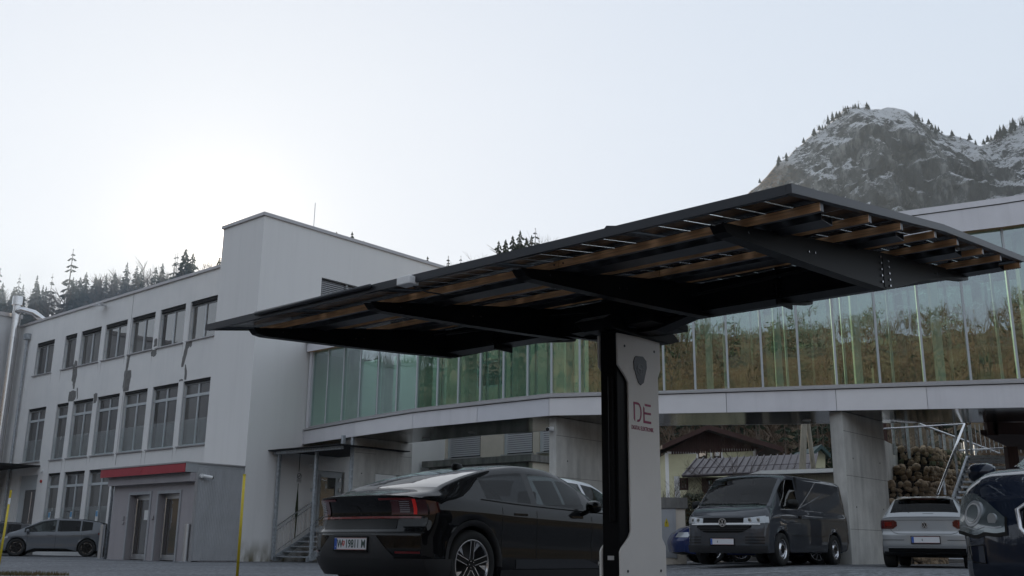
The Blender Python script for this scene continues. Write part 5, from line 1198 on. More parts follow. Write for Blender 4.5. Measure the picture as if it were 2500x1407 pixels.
# ================================================================== air
def air(name, x0, x1, y0, y1, z0, z1, dens, col=(.74, .87, 1), label=None, nzs=None, aniso=.3):
    m = bpy.data.materials.new(name); m.use_nodes = True; n = m.node_tree.nodes; l = m.node_tree.links; n.clear()
    o = n.new('ShaderNodeOutputMaterial'); v = n.new('ShaderNodeVolumePrincipled'); v.inputs['Color'].default_value = (*col, 1); v.inputs['Density'].default_value = dens; v.inputs['Anisotropy'].default_value = aniso
    l.new(v.outputs[0], o.inputs['Volume'])
    if nzs:
        tc = n.new('ShaderNodeTexCoord'); t = n.new('ShaderNodeTexNoise'); t.inputs['Scale'].default_value = nzs; t.inputs['Detail'].default_value = 4; r = n.new('ShaderNodeMapRange'); r.inputs[1].default_value = .34; r.inputs[2].default_value = .7; r.inputs[4].default_value = dens
        l.new(tc.outputs['Object'], t.inputs['Vector']); l.new(t.outputs[0], r.inputs[0]); s_ = n.new('ShaderNodeSeparateXYZ'); l.new(tc.outputs['Object'], s_.inputs[0]); last = r.outputs[0]
        for ax, e0, e1 in ((2, z1, z1 - 17), (0, x1, x1 - 26)):      # thins out towards its top and its right end
            q = n.new('ShaderNodeMapRange'); q.interpolation_type = 'SMOOTHSTEP'; q.inputs[1].default_value = e0; q.inputs[2].default_value = e1; l.new(s_.outputs[ax], q.inputs[0])
            k = n.new('ShaderNodeMath'); k.operation = 'MULTIPLY'; l.new(last, k.inputs[0]); l.new(q.outputs[0], k.inputs[1]); last = k.outputs[0]
        l.new(last, v.inputs['Density'])
    b = M().box(x0, x1, y0, y1, z0, z1).build(name, m, kind='stuff')
    if label: tag(b, label, 'haze')
    return b
air('haze', -430, 560, -230, 800, -6.5, 375, .00012, label='thin winter haze filling the valley')
air('mist', -118, -30, 124, 149, 8, 49, .03, label='pale sunlit mist drifting over the wooded slope behind the office wing', nzs=.045, aniso=.2)
# ================================================================== vehicles
def paint(name, col, rough=.3, metal=0.0, coat=1.0, fleck=.0):
    m = mat(name, col, .5, metal, coat=coat, croughness=.0, var=.03, vscale=2, spec=.05 if metal < .3 else .5)
    return m
MT['p_black'] = paint('gloss_black_paint', (.003, .003, .004), .35, 0, .75)
MT['p_grey'] = paint('slate_grey_paint', (.044, .048, .056), .35)
MT['p_lgrey'] = paint('moonstone_grey_paint', (.13, .14, .155), .4)
MT['p_silver'] = paint('silver_paint', (.33, .34, .35), .35, .55)
MT['p_blue'] = paint('midnight_blue_paint', (.010, .016, .032), .3, .2)
MT['p_royal'] = paint('royal_blue_paint', (.012, .025, .10), .3, .2)
MT['p_white'] = paint('white_car_paint', (.62, .63, .65), .35)
MT['p_dark'] = paint('dark_car_paint', (.02, .02, .024), .3)
MT['clad'] = mat('grey_plastic_cladding', (.022, .022, .024), .6, bump=.1, bscale=60)
MT['blackpl'] = mat('black_trim', (.006, .006, .006), .4, spec=.2)
MT['cglass'] = glass_mat('car_glass', (.34, .37, .37), .0, fres=1.3)
MT['cglass_dark'] = glass_mat('privacy_glass', (.10, .10, .105), .0, fres=1.3)
MT['chrome'] = mat('chrome', (.70, .70, .71), .3, .8)
MT['rglass'] = glass_mat('rear_window_glass', (.05, .05, .055), .12, fres=1.5)
MT['silver'] = mat('machined_alloy', (.62, .62, .64), .25, 1.0)
MT['lamp_red'] = mat('tail_lamp_lens', (.15, .004, .005), .12, coat=1.0)
MT['lamp_dark'] = mat('smoked_lamp_lens', (.07, .006, .009), .1, coat=1.0)
MT['lamp_clear'] = mat('clear_lamp_inner', (.36, .38, .40), .3, .5, coat=.6)
MT['lamp_grey'] = mat('headlamp_bowl', (.17, .20, .21), .18, .5, coat=1.0)
MT['seat'] = mat('seat_cloth', (.02, .02, .022), .9)
MT['plate'] = mat('number_plate_white', (.62, .62, .64), .5)
MT['plateblue'] = mat('number_plate_blue', (.02, .08, .35), .5)
MT['ink'] = mat('number_plate_ink', (.03, .06, .05), .5)
MT['grille'] = mat('grille_black', (.006, .006, .006), .6, spec=.08)
g_em = bpy.data.materials.new('tail_lamp_glow'); g_em.use_nodes = True
pe = g_em.node_tree.nodes['Principled BSDF']; pe.inputs['Base Color'].default_value = (.6, .02, .02, 1); pe.inputs['Emission Color'].default_value = (1, .05, .04, 1); pe.inputs['Emission Strength'].default_value = .05
MT['lamp_glow'] = g_em

def hermite(T):
    xs = [p[0] for p in T]; ys = [p[1] for p in T]; n = len(T)
    d = [(ys[i + 1] - ys[i]) / (xs[i + 1] - xs[i]) for i in range(n - 1)]
    m = [d[0]] + [0 if d[i - 1] * d[i] <= 0 else 2 * d[i - 1] * d[i] / (d[i - 1] + d[i]) for i in range(1, n - 1)] + [d[-1]]
    def f(x):
        if x <= xs[0]: return ys[0]
        if x >= xs[-1]: return ys[-1]
        i = 0
        while x > xs[i + 1]: i += 1
        h = xs[i + 1] - xs[i]; t = (x - xs[i]) / h
        return (2 * t ** 3 - 3 * t * t + 1) * ys[i] + (t ** 3 - 2 * t * t + t) * h * m[i] + (-2 * t ** 3 + 3 * t * t) * ys[i + 1] + (t ** 3 - t * t) * h * m[i + 1]
    return f
def sstep(a, b, x):
    t = max(0, min(1, (x - a) / (b - a))); return t * t * (3 - 2 * t)

class Car:
    def __init__(s, **k):
        s.__dict__.update(k)
        s.top = hermite(s.top_t); s.belt = hermite(s.belt_t); s.bot = hermite(s.bot_t); s.wp = hermite(s.w_t)
        s.rr = hermite(s.rear_prof); s.fr = hermite(s.front_prof); s.H = max(p[1] for p in s.top_t); s.gt = k.get('gt', .93)
        s.arch = getattr(s, 'arch', s.R + .055)
    def sec(s, x, raw=False):
        W = s.W * s.wp(x); zb = s.bot(x); zw = zb
        for xw in s.wheels:
            if abs(x - xw) < s.arch: zw = max(zw, s.R + math.sqrt(max(0, s.arch ** 2 - (x - xw) ** 2)))
        bl = s.belt(x); tp = max(s.top(x), bl + .012)
        g = max(0, min(1, (tp - bl) / (s.H - bl)))
        crown = .02 + (s.crown - .02) * g
        rz = max(bl + .006, tp - crown); ry = (W * .90) * (1 - g ** .75) + s.roofw * g ** .75
        sh = bl - .045
        bulge = s.bulge
        side = [(W * .965, 0), (W * .985, .10), (W * (1 - bulge * .6), .30), (W * (1 - bulge), .5), (W * (1 - .3 * bulge), .70), (W, .86), (W * .988, 1.0)]
        lo = zb + .02
        pts = [(0, zb), (W * .70, zb), (W * .70, max(zw, zb + .005))]
        for y, t in side:
            z = lo + (sh - lo) * t
            pts.append((y, max(z, zw + .012 * (1 + len(pts)) * .1) if zw > zb + .001 else z))
        yb = W * .955
        pts.append((yb, bl))
        for t in (.07, .36, .63, s.gt): pts.append((yb + (ry - yb) * (t ** 1.12), bl + (rz - bl) * t))
        pts += [(ry, rz), (ry * .93, rz + (tp - rz) * .42), (ry * .62, tp - (tp - rz) * .16), (ry * .3, tp - (tp - rz) * .04), (0, tp)]
        return pts
    def warp(s, x, y, z):
        W = s.W
        if x < s.rw:
            w_ = ((s.rw - x) / s.rw) ** 2; x = x + w_ * (s.rr(z) + s.rround * min(1.3, abs(y) / W) ** s.rpow)
        if x > s.L - s.fw_:
            w_ = ((x - (s.L - s.fw_)) / s.fw_) ** 2; x = x - w_ * (s.fr(z) + s.fround * min(1.3, abs(y) / W) ** s.fpow)
        return Vector((x, y, z))
    def y_at(s, x, z):
        P = s.sec(x)[3:11]
        base = [(W_, t) for W_, t in P]
        W = s.W * s.wp(x); zb = s.bot(x) + .02; sh = s.belt(x) - .045; b = s.bulge
        T = [(0, .965), (.10, .985), (.30, 1 - b * .6), (.5, 1 - b), (.70, 1 - .3 * b), (.86, 1.0), (1.0, .988)]
        if z > sh: 
            t = min(1, (z - sh) / .045); return W * (.988 + (.955 - .988) * t)
        return W * ipl((z - zb) / (sh - zb), T)
    def side_patch(s, x0, x1, z0, z1, nx=6, nz=3, off=.004, side=1, zf0=None, zf1=None):
        rows = []
        for j in range(nz + 1):
            r = []
            for i in range(nx + 1):
                x = x0 + (x1 - x0) * i / nx; a = zf0(x) if zf0 else z0; b = zf1(x) if zf1 else z1; z = a + (b - a) * j / nz
                r.append(s.warp(x, side * (s.y_at(x, z) + off), z))
            rows.append(r)
        return rows
    def rear_patch(s, y0, y1, z0, z1, ny=8, nz=3, off=.006, zf0=None, zf1=None, ys=1):
        rows = []
        for j in range(nz + 1):
            r = []
            for i in range(ny + 1):
                y = y0 + (y1 - y0) * i / ny; a = zf0(y) if zf0 else z0; b = zf1(y) if zf1 else z1; z = a + (b - a) * j / nz
                v = s.warp(0, y, z); r.append(Vector((v.x - off, y, z)))
            rows.append(r)
        return rows
    def front_patch(s, y0, y1, z0, z1, ny=8, nz=3, off=.006, zf0=None, zf1=None):
        rows = []
        for j in range(nz + 1):
            r = []
            for i in range(ny + 1):
                y = y0 + (y1 - y0) * i / ny; a = zf0(y) if zf0 else z0; b = zf1(y) if zf1 else z1; z = a + (b - a) * j / nz
                v = s.warp(s.L, y, z); r.append(Vector((v.x + off, y, z)))
            rows.append(r)
        return rows
    def build(s, par):
        xs = set()
        n = int(s.L / .07)
        for i in range(n + 1): xs.add(round(s.L * i / n, 4))
        for xw in s.wheels:
            for k in range(-12, 13): xs.add(round(xw + s.arch * math.sin(k / 12 * PI / 2), 4))
        keys = [a for w_ in s.sidewin for a in w_[:2]] + list(s.ws) + list(s.rwin) + [0, .015, .05, .1, s.L - .1, s.L - .05, s.L - .015, s.L]
        for k in keys:
            xs = {x for x in xs if abs(x - k) > .012 or x in keys}; xs.add(k)
        xs = sorted(x for x in xs if 0 <= x <= s.L)
        SE = [s.sec(x) for x in xs]; NJ = len(SE[0])
        rings = []
        for x, P in zip(xs, SE):
            L_s = [s.warp(x, y, z) for y, z in P]; R_s = [s.warp(x, -y, z) for y, z in P[1:-1]][::-1]
            rings.append(L_s + R_s)          # bottom centre, left side up, top centre, right side down
        NR = len(rings[0]); body = M(); parts = {}
        names = ['body', 'glass', 'black']
        def cls(xm, j):
            jj = j if j < NJ - 1 else NR - 1 - j      # segment index from the bottom on either side
            if jj <= 1: return 'under'
            if jj == 2: return 'under'
            if NJ - 9 <= jj <= NJ - 7:                        # glass rows of the side
                for wi, w_ in enumerate(s.sidewin):
                    if w_[0] < xm < w_[1]: return 'side%d' % wi + ('L' if j < NJ - 1 else 'R')
            if jj >= NJ - 4:
                if s.ws[0] < xm < s.ws[1]: return 'windscreen'
                if s.rwin[0] < xm < s.rwin[1]: return 'rear_window'
            return 'body'
        groups = {}
        def vkey(i, j): return i * NR + (j % NR)
        V = [v for r in rings for v in r]
        for i in range(len(xs) - 1):
            xm = (xs[i] + xs[i + 1]) / 2
            for j in range(NR):
                groups.setdefault(cls(xm, j), []).append((vkey(i, j), vkey(i, j + 1), vkey(i + 1, j + 1), vkey(i + 1, j)))
        def mk(name, faces, mt, parent, smooth=True, extra=None):
            used = sorted({k for f in faces for k in f}); mp = {k: q for q, k in enumerate(used)}
            m_ = M(); m_.v = [tuple(V[k]) for k in used]; m_.f = [tuple(mp[k] for k in f) for f in faces]; m_.m = [0] * len(faces)
            if extra: extra(m_)
            return m_
        # caps
        def cap(m_, x, flip):
            P = s.sec(x); rows = []
            Q = [P[1]] + P[3:]; N_ = 32
            for (a_, b_) in zip(Q, Q[1:]):
                for q in range(5): y = a_[0] + (b_[0] - a_[0]) * q / 5; z = a_[1] + (b_[1] - a_[1]) * q / 5; rows.append([s.warp(x, y * (1 - 2 * k / N_), z) for k in range(N_ + 1)])
            rows.append([s.warp(x, 0, Q[-1][1])] * (N_ + 1))
            m_.grid(rows)
        bm_ = mk('body', groups['body'], s.col, par); cap(bm_, 0, 0); cap(bm_, s.L, 1)
        body = bm_.build('body', s.col, par, smooth=True, weld=True)
        mk('u', groups['under'], 'black', par).build('underbody', 'black', par)
        for k in sorted(groups):
            if k.startswith('side'): mk(k, groups[k], 'cglass', par).build('side_window', s.sidewin[int(k[4])][2], par, smooth=True)
        if 'windscreen' in groups: mk('w', groups['windscreen'], 'cglass', par).build('windscreen', 'cglass', par, smooth=True)
        if 'rear_window' in groups: mk('w', groups['rear_window'], s.rglass, par).build('rear_window', s.rglass, par, smooth=True)
        # tub, seats
        zt = min(s.belt(s.L * .5) - .12, 1.0)
        M().box(.25, s.ws[1] - .25, -s.W * .88, s.W * .88, zt - .04, zt - .12 + .10).build('interior_floor', 'seat', par)
        for x in s.seats:
            for y in (-.36, .36):
                q = M(); q.hexa([(x, y - .23, .5), (x + .12, y - .23, .5), (x + .12, y + .23, .5), (x, y + .23, .5), (x - .10, y - .2, s.seat_h), (x + .0, y - .2, s.seat_h), (x + .0, y + .2, s.seat_h), (x - .10, y + .2, s.seat_h)])
                q.box(x - .15, x - .05, y - .12, y + .12, s.seat_h + .03, s.seat_h + .2); q.build('seat', 'seat', par, bevel=.03)
        # wheels, arches
        for xw in s.wheels:
            for sd_ in (1, -1):
                wheel(par, s, xw, sd_)
        for xw in s.wheels:
            for sd_ in (1, -1):
                rows = []
                for rad in (s.arch - .002, s.arch + s.clw):
                    r = []
                    for k in range(25):
                        a = PI * k / 24 * 1.04 - .06; x = xw + rad * math.cos(a); z = max(s.bot(x) + .02, s.R + rad * math.sin(a)); x = max(.02, min(s.L - .02, x))
                        r.append(s.warp(x, sd_ * (s.y_at(x, z) + .008), z))
                    rows.append(r)
                inner = [Vector((v.x, v.y - sd_ * .06, v.z)) for v in rows[0]]
                M().grid([inner] + rows).build('wheel_arch_trim', s.clad, par, smooth=True)
        return body
    def gaps(s, par, xs, z0=None):
        for x in xs:
            for sd_ in (1, -1):
                M().grid(s.side_patch(x - .004, x + .004, s.bot(x) + .10, s.belt(x) - .002, 1, 12, .0015, sd_)).build('door_gap', 'blackpl', par)

WHEEL_CACHE = {}
def wheel(par, s, xw, sd_):
    key = (s.R, s.style)
    if key not in WHEEL_CACHE:
        R, rim = s.R, s.rim; wdt = .215
        t = M(); prof = [(rim, 0), (rim + .012, .012), (R - .035, .018), (R - .012, .005), (R, -.03), (R, -wdt + .03), (R - .02, -wdt), (rim, -wdt)]
        NS = 48
        t.grid([[(r * math.cos(2 * PI * k / NS), y, r * math.sin(2 * PI * k / NS)) for k in range(NS)] for r, y in prof], closed=True)
        tm_ = t.mesh('tyre', 'tyre', smooth=True)
        rm = M(); rm.grid([[(r * math.cos(2 * PI * k / NS), y, r * math.sin(2 * PI * k / NS)) for k in range(NS)] for r, y in ((rim + .003, .006), (rim - .008, .008), (rim - .014, -.02), (rim - .03, -.13))], closed=True)
        dk = M(); dk.grid([[(r * math.cos(2 * PI * k / NS), -.09, r * math.sin(2 * PI * k / NS)) for k in range(NS)] for r in (rim - .02, .001)], closed=True)
        sp_ = M(); bl_ = M()
        def rad(a, r, y): return (r * math.cos(a), y, r * math.sin(a))
        if s.style == 'five':
            for k in range(5):
                a = 2 * PI * k / 5 + .35
                for sg in (-1, 1):
                    a0, a1 = a + sg * .10, a + sg * .135
                    sp_.prism([rad(a + sg * .42, .055, -.012), rad(a0, rim - .01, .0), rad(a1, rim - .01, .0), rad(a + sg * .52, .06, -.012)][::sg], (0, .005, 0))
                bl_.prism([rad(a - .42, .05, -.016), rad(a - .10, rim - .01, -.006), rad(a + .10, rim - .01, -.006), rad(a + .42, .05, -.016)], (0, .006, 0))
                b = a + 2 * PI / 10
                sp_.prism([rad(b - .30, rim - .012, -.018), rad(b - .05, rim - .012, -.018), rad(b - .26, .13, -.03)], (0, .004, 0))
            bl_.tube([(0, -.02, 0), (0, -.004, 0)], .055, 20)
            for k in range(5): sp_.tube([rad(2 * PI * k / 5, .035, -.004), rad(2 * PI * k / 5, .035, .0)], .006, 6)
        elif s.style == 'steel':
            sp_.grid([[(r * math.cos(2 * PI * k / NS), y, r * math.sin(2 * PI * k / NS)) for k in range(NS)] for r, y in ((rim - .015, -.03), (rim * .80, -.02), (rim * .74, -.045), (rim * .5, .002), (rim * .40, .004))], closed=True)
            bl_.tube([(0, -.02, 0), (0, .012, 0)], rim * .38, 24)
            for k in range(20): bl_.tube([rad(2 * PI * k / 20, rim * .86, -.03), rad(2 * PI * k / 20, rim * .86, -.018)], .014, 8)
        elif s.style == 'black':
            for k in range(5):
                a = 2 * PI * k / 5
                bl_.prism([rad(a - .35, .03, -.01), rad(a - .22, rim - .02, 0), rad(a + .22, rim - .02, 0), rad(a + .35, .03, -.01)], (0, .006, 0))
                sp_.prism([rad(a - .30, rim - .012, .002), rad(a - .30, rim - .001, .002), rad(a + .55, rim - .001, .002), rad(a + .45, rim - .02, .002)], (0, .004, 0))
                sp_.prism([rad(a - .30, rim - .012, .002), rad(a - .2, rim - .05, .002), rad(a - .22, rim - .012, .002)], (0, .004, 0))
        else:
            for k in range(10):
                a = 2 * PI * k / 10; sp_.prism([rad(a - .2, .06, -.01), rad(a - .06, rim - .01, 0), rad(a + .06, rim - .01, 0), rad(a + .2, .06, -.01)], (0, .008, 0))
            bl_.tube([(0, -.02, 0), (0, .0, 0)], .06, 16)
        rmat = {'five': 'silver', 'steel': 'silver', 'black': 'blackpl'}.get(s.style, 'silver')
        WHEEL_CACHE[key] = (tm_, rm.mesh('rim', rmat, True), dk.mesh('brake_well', 'black'), sp_.mesh('spokes', 'silver'), bl_.mesh('hub', 'blackpl'))
    ms = WHEEL_CACHE[key]
    y = sd_ * (s.W * .985)
    w_ = child('wheel', ms[0], par, (xw, y - sd_ * .012, s.R), (0, 0, 0 if sd_ > 0 else PI))
    for nm, me in zip(('rim', 'brake_well', 'spokes', 'hub'), ms[1:]): child(nm, me, w_, (0, 0, 0))
def put(par, grid_rows, name, mt, smooth=True):
    return M().grid(grid_rows).build(name, mt, par, smooth=smooth)
def outline(par, pts, r, name, mt): return M().tube(pts, r, 6).build(name, mt, par, smooth=True)
def mirror(par, x, y, z, sd_, mt, sc=1.0):
    m_ = M(); NS = 14; rows = []
    for k, (t, r) in enumerate(((-.07, .35), (-.055, .75), (-.01, 1), (.05, .85), (.085, .45), (.095, .05))):
        rows.append([(x + t * sc * .9, y + sd_ * (.13 + .105 * r * math.copysign(abs(math.cos(2 * PI * q / NS)) ** .7, math.cos(2 * PI * q / NS))) * sc, z + .075 * r * sc * math.copysign(abs(math.sin(2 * PI * q / NS)) ** .7, math.sin(2 * PI * q / NS))) for q in range(NS)])
    m_.grid(rows, closed=True); o = m_.build('door_mirror', mt, par, smooth=True)
    M().hexa([(x - .03, y - sd_ * .02, z - .09), (x + .04, y - sd_ * .02, z - .09), (x + .04, y + sd_ * .08, z - .05), (x - .03, y + sd_ * .08, z - .05), (x - .03, y - sd_ * .02, z - .05), (x + .04, y - sd_ * .02, z - .05), (x + .04, y + sd_ * .08, z - .02), (x - .03, y + sd_ * .08, z - .02)]).build('stalk', 'blackpl', o)
    return o
def vw_badge(par, P, nrm_x, r, tilt=0):
    """round V over W badge, facing along +-x"""
    o = thing_part = M(); NS = 32
    o.grid([[(0 if q else -.0, rr * math.cos(2 * PI * k / NS), rr * math.sin(2 * PI * k / NS)) for k in range(NS)] for q, rr in ((0, r), (0, r * .88))], closed=True)
    o.grid([[(-.012, r * math.cos(2 * PI * k / NS), r * math.sin(2 * PI * k / NS)) for k in range(NS)], [(0, r * math.cos(2 * PI * k / NS), r * math.sin(2 * PI * k / NS)) for k in range(NS)]], closed=True)
    def st(a, b, w_):
        d = Vector((b[0] - a[0], b[1] - a[1])).normalized(); n_ = Vector((-d.y, d.x)) * w_ / 2
        q = [(a[0] - n_.x, a[1] - n_.y), (b[0] - n_.x, b[1] - n_.y), (b[0] + n_.x, b[1] + n_.y), (a[0] + n_.x, a[1] + n_.y)]
        o.prism([(-.004, y * r, z * r) for y, z in q], (.005, 0, 0))
    w_ = .13
    st((-.36, .80), (-.03, .10), w_); st((.36, .80), (.03, .10), w_)
    st((-.78, .42), (-.36, -.74), w_); st((-.36, -.74), (-.03, -.02), w_); st((.03, -.02), (.36, -.74), w_); st((.36, -.74), (.78, .42), w_)
    b = o.build('badge', 'chrome', par); b.location = P; b.rotation_euler = (0, tilt, 0 if nrm_x > 0 else PI)
    bk_ = M(); bk_.tube([(-.012, 0, 0), (-.005, 0, 0)], r * .95, 28); bk_.build('badge_base', 'blackpl', b)
    return b
def plate(par, P, sgn, txt, tilt=0, blank=False):
    o = M(); o.box(-.004, .0, -.26, .26, -.06, .06); ob = o.build('number_plate', 'plate', par, bevel=.003); ob.location = P; ob.rotation_euler = (0, tilt, 0 if sgn > 0 else PI)
    M().box(.0006, .0012, -.258, -.215, -.057, .057).build('euro_band', 'plateblue', ob)
    for z in (-.0585, .0555): M().box(.0006, .001, -.214, .258, z, z + .003).build('red_line', 'red', ob)
    fr = M(); fr.box(-.012, -.0045, -.275, .275, -.078, .075); fr.box(-.0045, .004, -.275, .275, -.078, -.063); fr.build('plate_frame', 'blackpl', ob)
    am = text_mesh('A', .022, .0004); am.materials.append(MT['plate']); child('country_letter', am, ob, (.0018, -.237, -.03), (PI / 2, 0, PI / 2))
    for seg, y0, sz in txt:
        me = text_mesh(seg, sz, .0005, 0, 1.02, .002, .78); me.materials.append(MT['ink']); child('plate_lettering', me, ob, (.0018, y0, -.003), (PI / 2, 0, PI / 2))
    if not blank:
        sh_ = M(); sh_.prism([(.0006, -.128, .03), (.0006, -.088, .03), (.0006, -.088, -.005), (.0006, -.108, -.03), (.0006, -.128, -.005)], (.0006, 0, 0)); sh_.build('crest', 'red', ob)
        M().prism([(.0014, -.116, .02), (.0014, -.1, .02), (.0014, -.108, -.015)], (.0005, 0, 0)).build('crest_cross', 'plate', ob)
    return ob

# ---------------------------------------------------------------- black fastback sedan (hero)
def place(name, label, P, heading, z=None):
    """P = world position of the car origin (rear centre on the ground), heading = unit vector"""
    return thing(name, label, 'car', (P[0], P[1], ground_z(P[0], P[1]) if z is None else z), math.atan2(heading[1], heading[0]))
hd_ = Vector((.672, .741)); rt_ = Vector((hd_.y, -hd_.x))
WC = Vector((-.378, 10.72))                      # right rear wheel contact
P0 = WC - rt_ * .915 - hd_ * .87
sed = place('black_sedan', 'glossy black fastback sedan seen from behind under the solar canopy', P0, hd_, -.0)
S1 = Car(gt=.86, L=4.50, W=.93, R=.35, rim=.248, arch=.395, wheels=(.87, 3.60), roofw=.66, crown=.05, bulge=.022, clw=.055, clad='clad', style='five', col='p_black', rglass='rglass',
  top_t=[(0, 1.035), (.18, 1.07), (.38, 1.105), (.62, 1.19), (1.0, 1.31), (1.5, 1.42), (1.95, 1.465), (2.3, 1.45), (2.6, 1.38), (2.95, 1.22), (3.3, 1.03), (3.6, .975), (4.2, .88), (4.5, .76)],
  belt_t=[(0, 1.005), (.4, 1.03), (.9, 1.02), (1.6, .985), (2.5, .955), (3.3, .93), (3.9, .88), (4.3, .80), (4.5, .70)],
  bot_t=[(0, .26), (.25, .235), (.6, .20), (4.0, .19), (4.3, .20), (4.5, .26)],
  w_t=[(0, .915), (.25, .97), (.8, 1.0), (2.2, .985), (3.6, .995), (4.2, .95), (4.5, .86)],
  rw=.75, fw_=.8, rear_prof=[(.2, .16), (.36, .03), (.5, .0), (.66, .01), (.70, .055), (.78, .075), (.86, .085), (.96, .06), (1.03, .03), (1.1, .06)], front_prof=[(.2, .08), (.5, 0), (.7, .05), (.85, .16), (.95, .3)],
  rround=.30, rpow=4.0, fround=.45, fpow=3,
  sidewin=[(1.10, 1.85, 'cglass_dark'), (1.95, 2.82, 'cglass')], ws=(2.55, 3.22), rwin=(.50, 1.42), seats=(1.35, 2.45), seat_h=.98)
S1.build(sed); S1.gaps(sed, (1.32, 1.9, 2.9))
# light bar: full width thin red line with upturned ends, lamp clusters that wrap to the flanks
put(sed, S1.rear_patch(-.80, .80, .800, .822, 24, 1, .010), 'light_bar', 'lamp_red')
for sg in (1, -1):
    lo = lambda y: .835; hi = lambda y: 1.0
    put(sed, S1.rear_patch(sg * .50, sg * .845, .835, .985, 10, 3, .008), 'tail_lamp', 'lamp_dark')
    put(sed, S1.rear_patch(sg * .735, sg * .765, .84, .99, 3, 3, .013), 'tail_lamp_bar', 'lamp_glow' if sg < 0 else 'lamp_red')
    put(sed, S1.rear_patch(sg * .35, sg * .76, .982, 1.003, 8, 1, .012), 'tail_lamp_upper_bar', 'lamp_red')
    put(sed, S1.side_patch(0.0, .22, .85, .99, 5, 3, .006, sg, zf0=lambda x: .835 + x * .15, zf1=lambda x: .985 - x * .1), 'tail_lamp_flank', 'lamp_dark')
    for k in range(6): put(sed, S1.rear_patch(sg * .60, sg * .70, .86 + .02 * k, .868 + .02 * k, 3, 1, .0125), 'lamp_element', 'lamp_clear')
    put(sed, S1.rear_patch(sg * .62, sg * .84, .455, .475, 5, 1, .010), 'reflector', 'lamp_red')
put(sed, S1.rear_patch(-.58, .58, .69, .795, 14, 2, .004), 'boot_recess', 'blackpl')
put(sed, S1.rear_patch(-.86, .86, .225, .405, 20, 3, .012), 'rear_diffuser', 'clad')
put(sed, S1.rear_patch(-.60, .60, .405, .64, 16, 3, .007, zf1=lambda y: .64 - .9 * max(0, abs(y) - .36)), 'plate_surround', 'clad')
for sg in (1, -1): put(sed, S1.side_patch(0, .55, .24, .40, 8, 3, .012, sg, zf1=lambda x: .405), 'rear_bumper_side', 'clad')
put(sed, S1.rear_patch(-.86, .86, .655, .668, 24, 1, .004), 'bumper_crease', 'blackpl')
v = S1.warp(0, 0, .545); plate(sed, (v.x - .02, 0.0, .545), -1, [('W', -.165, .115), ('19811 M', .085, .115)], .0)
for sg in (1, -1):
    put(sed, S1.side_patch(1.30, 3.30, .20, .29, 20, 2, .012, sg), 'side_skirt', 'clad')
    put(sed, S1.side_patch(1.55, 3.15, .30, .40, 16, 2, .005, sg, zf1=lambda x: .30 + .10 * min(1, (3.15 - x) / .35)), 'door_lower_panel', 'p_dark')
    for x in (1.62, 2.62): 
        y = S1.y_at(x, .875); M().box(x - .11, x + .11, sg * y - .004, sg * y + .014 * sg + .004, .865, .892).build('door_handle', 'p_black', sed, bevel=.006)
    mirror(sed, 2.80, sg * .89, 1.0, sg, 'p_black')
    # chromeless bright edges under and over the glass
    put(sed, [[S1.warp(x, sg * (S1.W * S1.wp(x) * .957 + .003), S1.belt(x) + d) for x in [1.0 + .12 * k for k in range(19)]] for d in (-.006, .008)], 'belt_trim', 'blackpl')
rf_pts = [(x, 0, S1.top(x)) for x in (1.38, 1.5)]
fin = M(); fin.grid([[(1.52 + .09 * math.cos(a) * r - .04 * (1 - r), .045 * math.sin(a) * r, S1.top(1.5) + h) for a in [2 * PI * k / 14 for k in range(14)]] for r, h in ((1, -.01), (.95, .02), (.8, .045), (.4, .055), (.02, .057))], closed=True); fin.build('roof_antenna', 'blackpl', sed, smooth=True)
em = M(); em.prism([(0, -.03, -.03), (0, 0, 0), (0, .03, .03), (0, .004, -.004)], (-.003, 0, 0)); eo = em.build('boot_emblem', 'blackpl', sed); vv = S1.warp(0, 0, .90); eo.location = (vv.x - .012, 0, .90)
dm_ = text_mesh('P', .06, .0006); dm_.materials.append(MT['chrome']); y = S1.y_at(3.1, .35); child('door_decal', dm_, sed, (3.02, -(y + .011), .35), (PI / 2, 0, 0))

# ---------------------------------------------------------------- grey panel van
VD = Vector((-.615, -.788)); VR = Vector((VD.y, -VD.x))      # heads towards the camera, VR = its right hand
vw_l = Vector((5.70, 21.4))                                   # left front wheel contact
VO = vw_l + VR * .93 - VD * (4.0)
van = place('panel_van', 'dark grey panel van facing the camera beside the third concrete leg', VO, VD)
van['category'] = 'van'
V1 = Car(L=4.90, W=.95, R=.335, rim=.205, arch=.40, wheels=(1.0, 4.0), roofw=.79, crown=.10, bulge=.012, clw=.012, clad='p_grey', style='steel', col='p_grey', rglass='cglass_dark',
  top_t=[(0, 1.88), (.1, 1.93), (.6, 1.965), (2.5, 1.975), (3.3, 1.955), (3.55, 1.90), (3.8, 1.72), (4.2, 1.36), (4.35, 1.24), (4.55, 1.17), (4.75, 1.10), (4.9, 1.0)],
  belt_t=[(0, 1.13), (3.3, 1.13), (4.0, 1.12), (4.4, 1.09), (4.7, 1.03), (4.9, .95)],
  bot_t=[(0, .32), (.5, .27), (4.2, .25), (4.6, .24), (4.9, .26)],
  w_t=[(0, .97), (.3, 1.0), (4.0, 1.0), (4.5, .985), (4.75, .955), (4.9, .90)],
  rw=.3, fw_=.55, rear_prof=[(.2, .05), (.5, 0), (1.9, .1)], front_prof=[(.2, .08), (.4, .0), (.62, .02), (.9, .06), (1.0, .09), (1.2, .2)],
  rround=.06, rpow=6, fround=.26, fpow=3.4, sidewin=[(3.00, 3.88, 'cglass')], ws=(3.62, 4.42), rwin=(-.2, -.1), seats=(3.0,), seat_h=1.35)
V1.build(van); V1.gaps(van, (1.5, 2.93, 4.0))
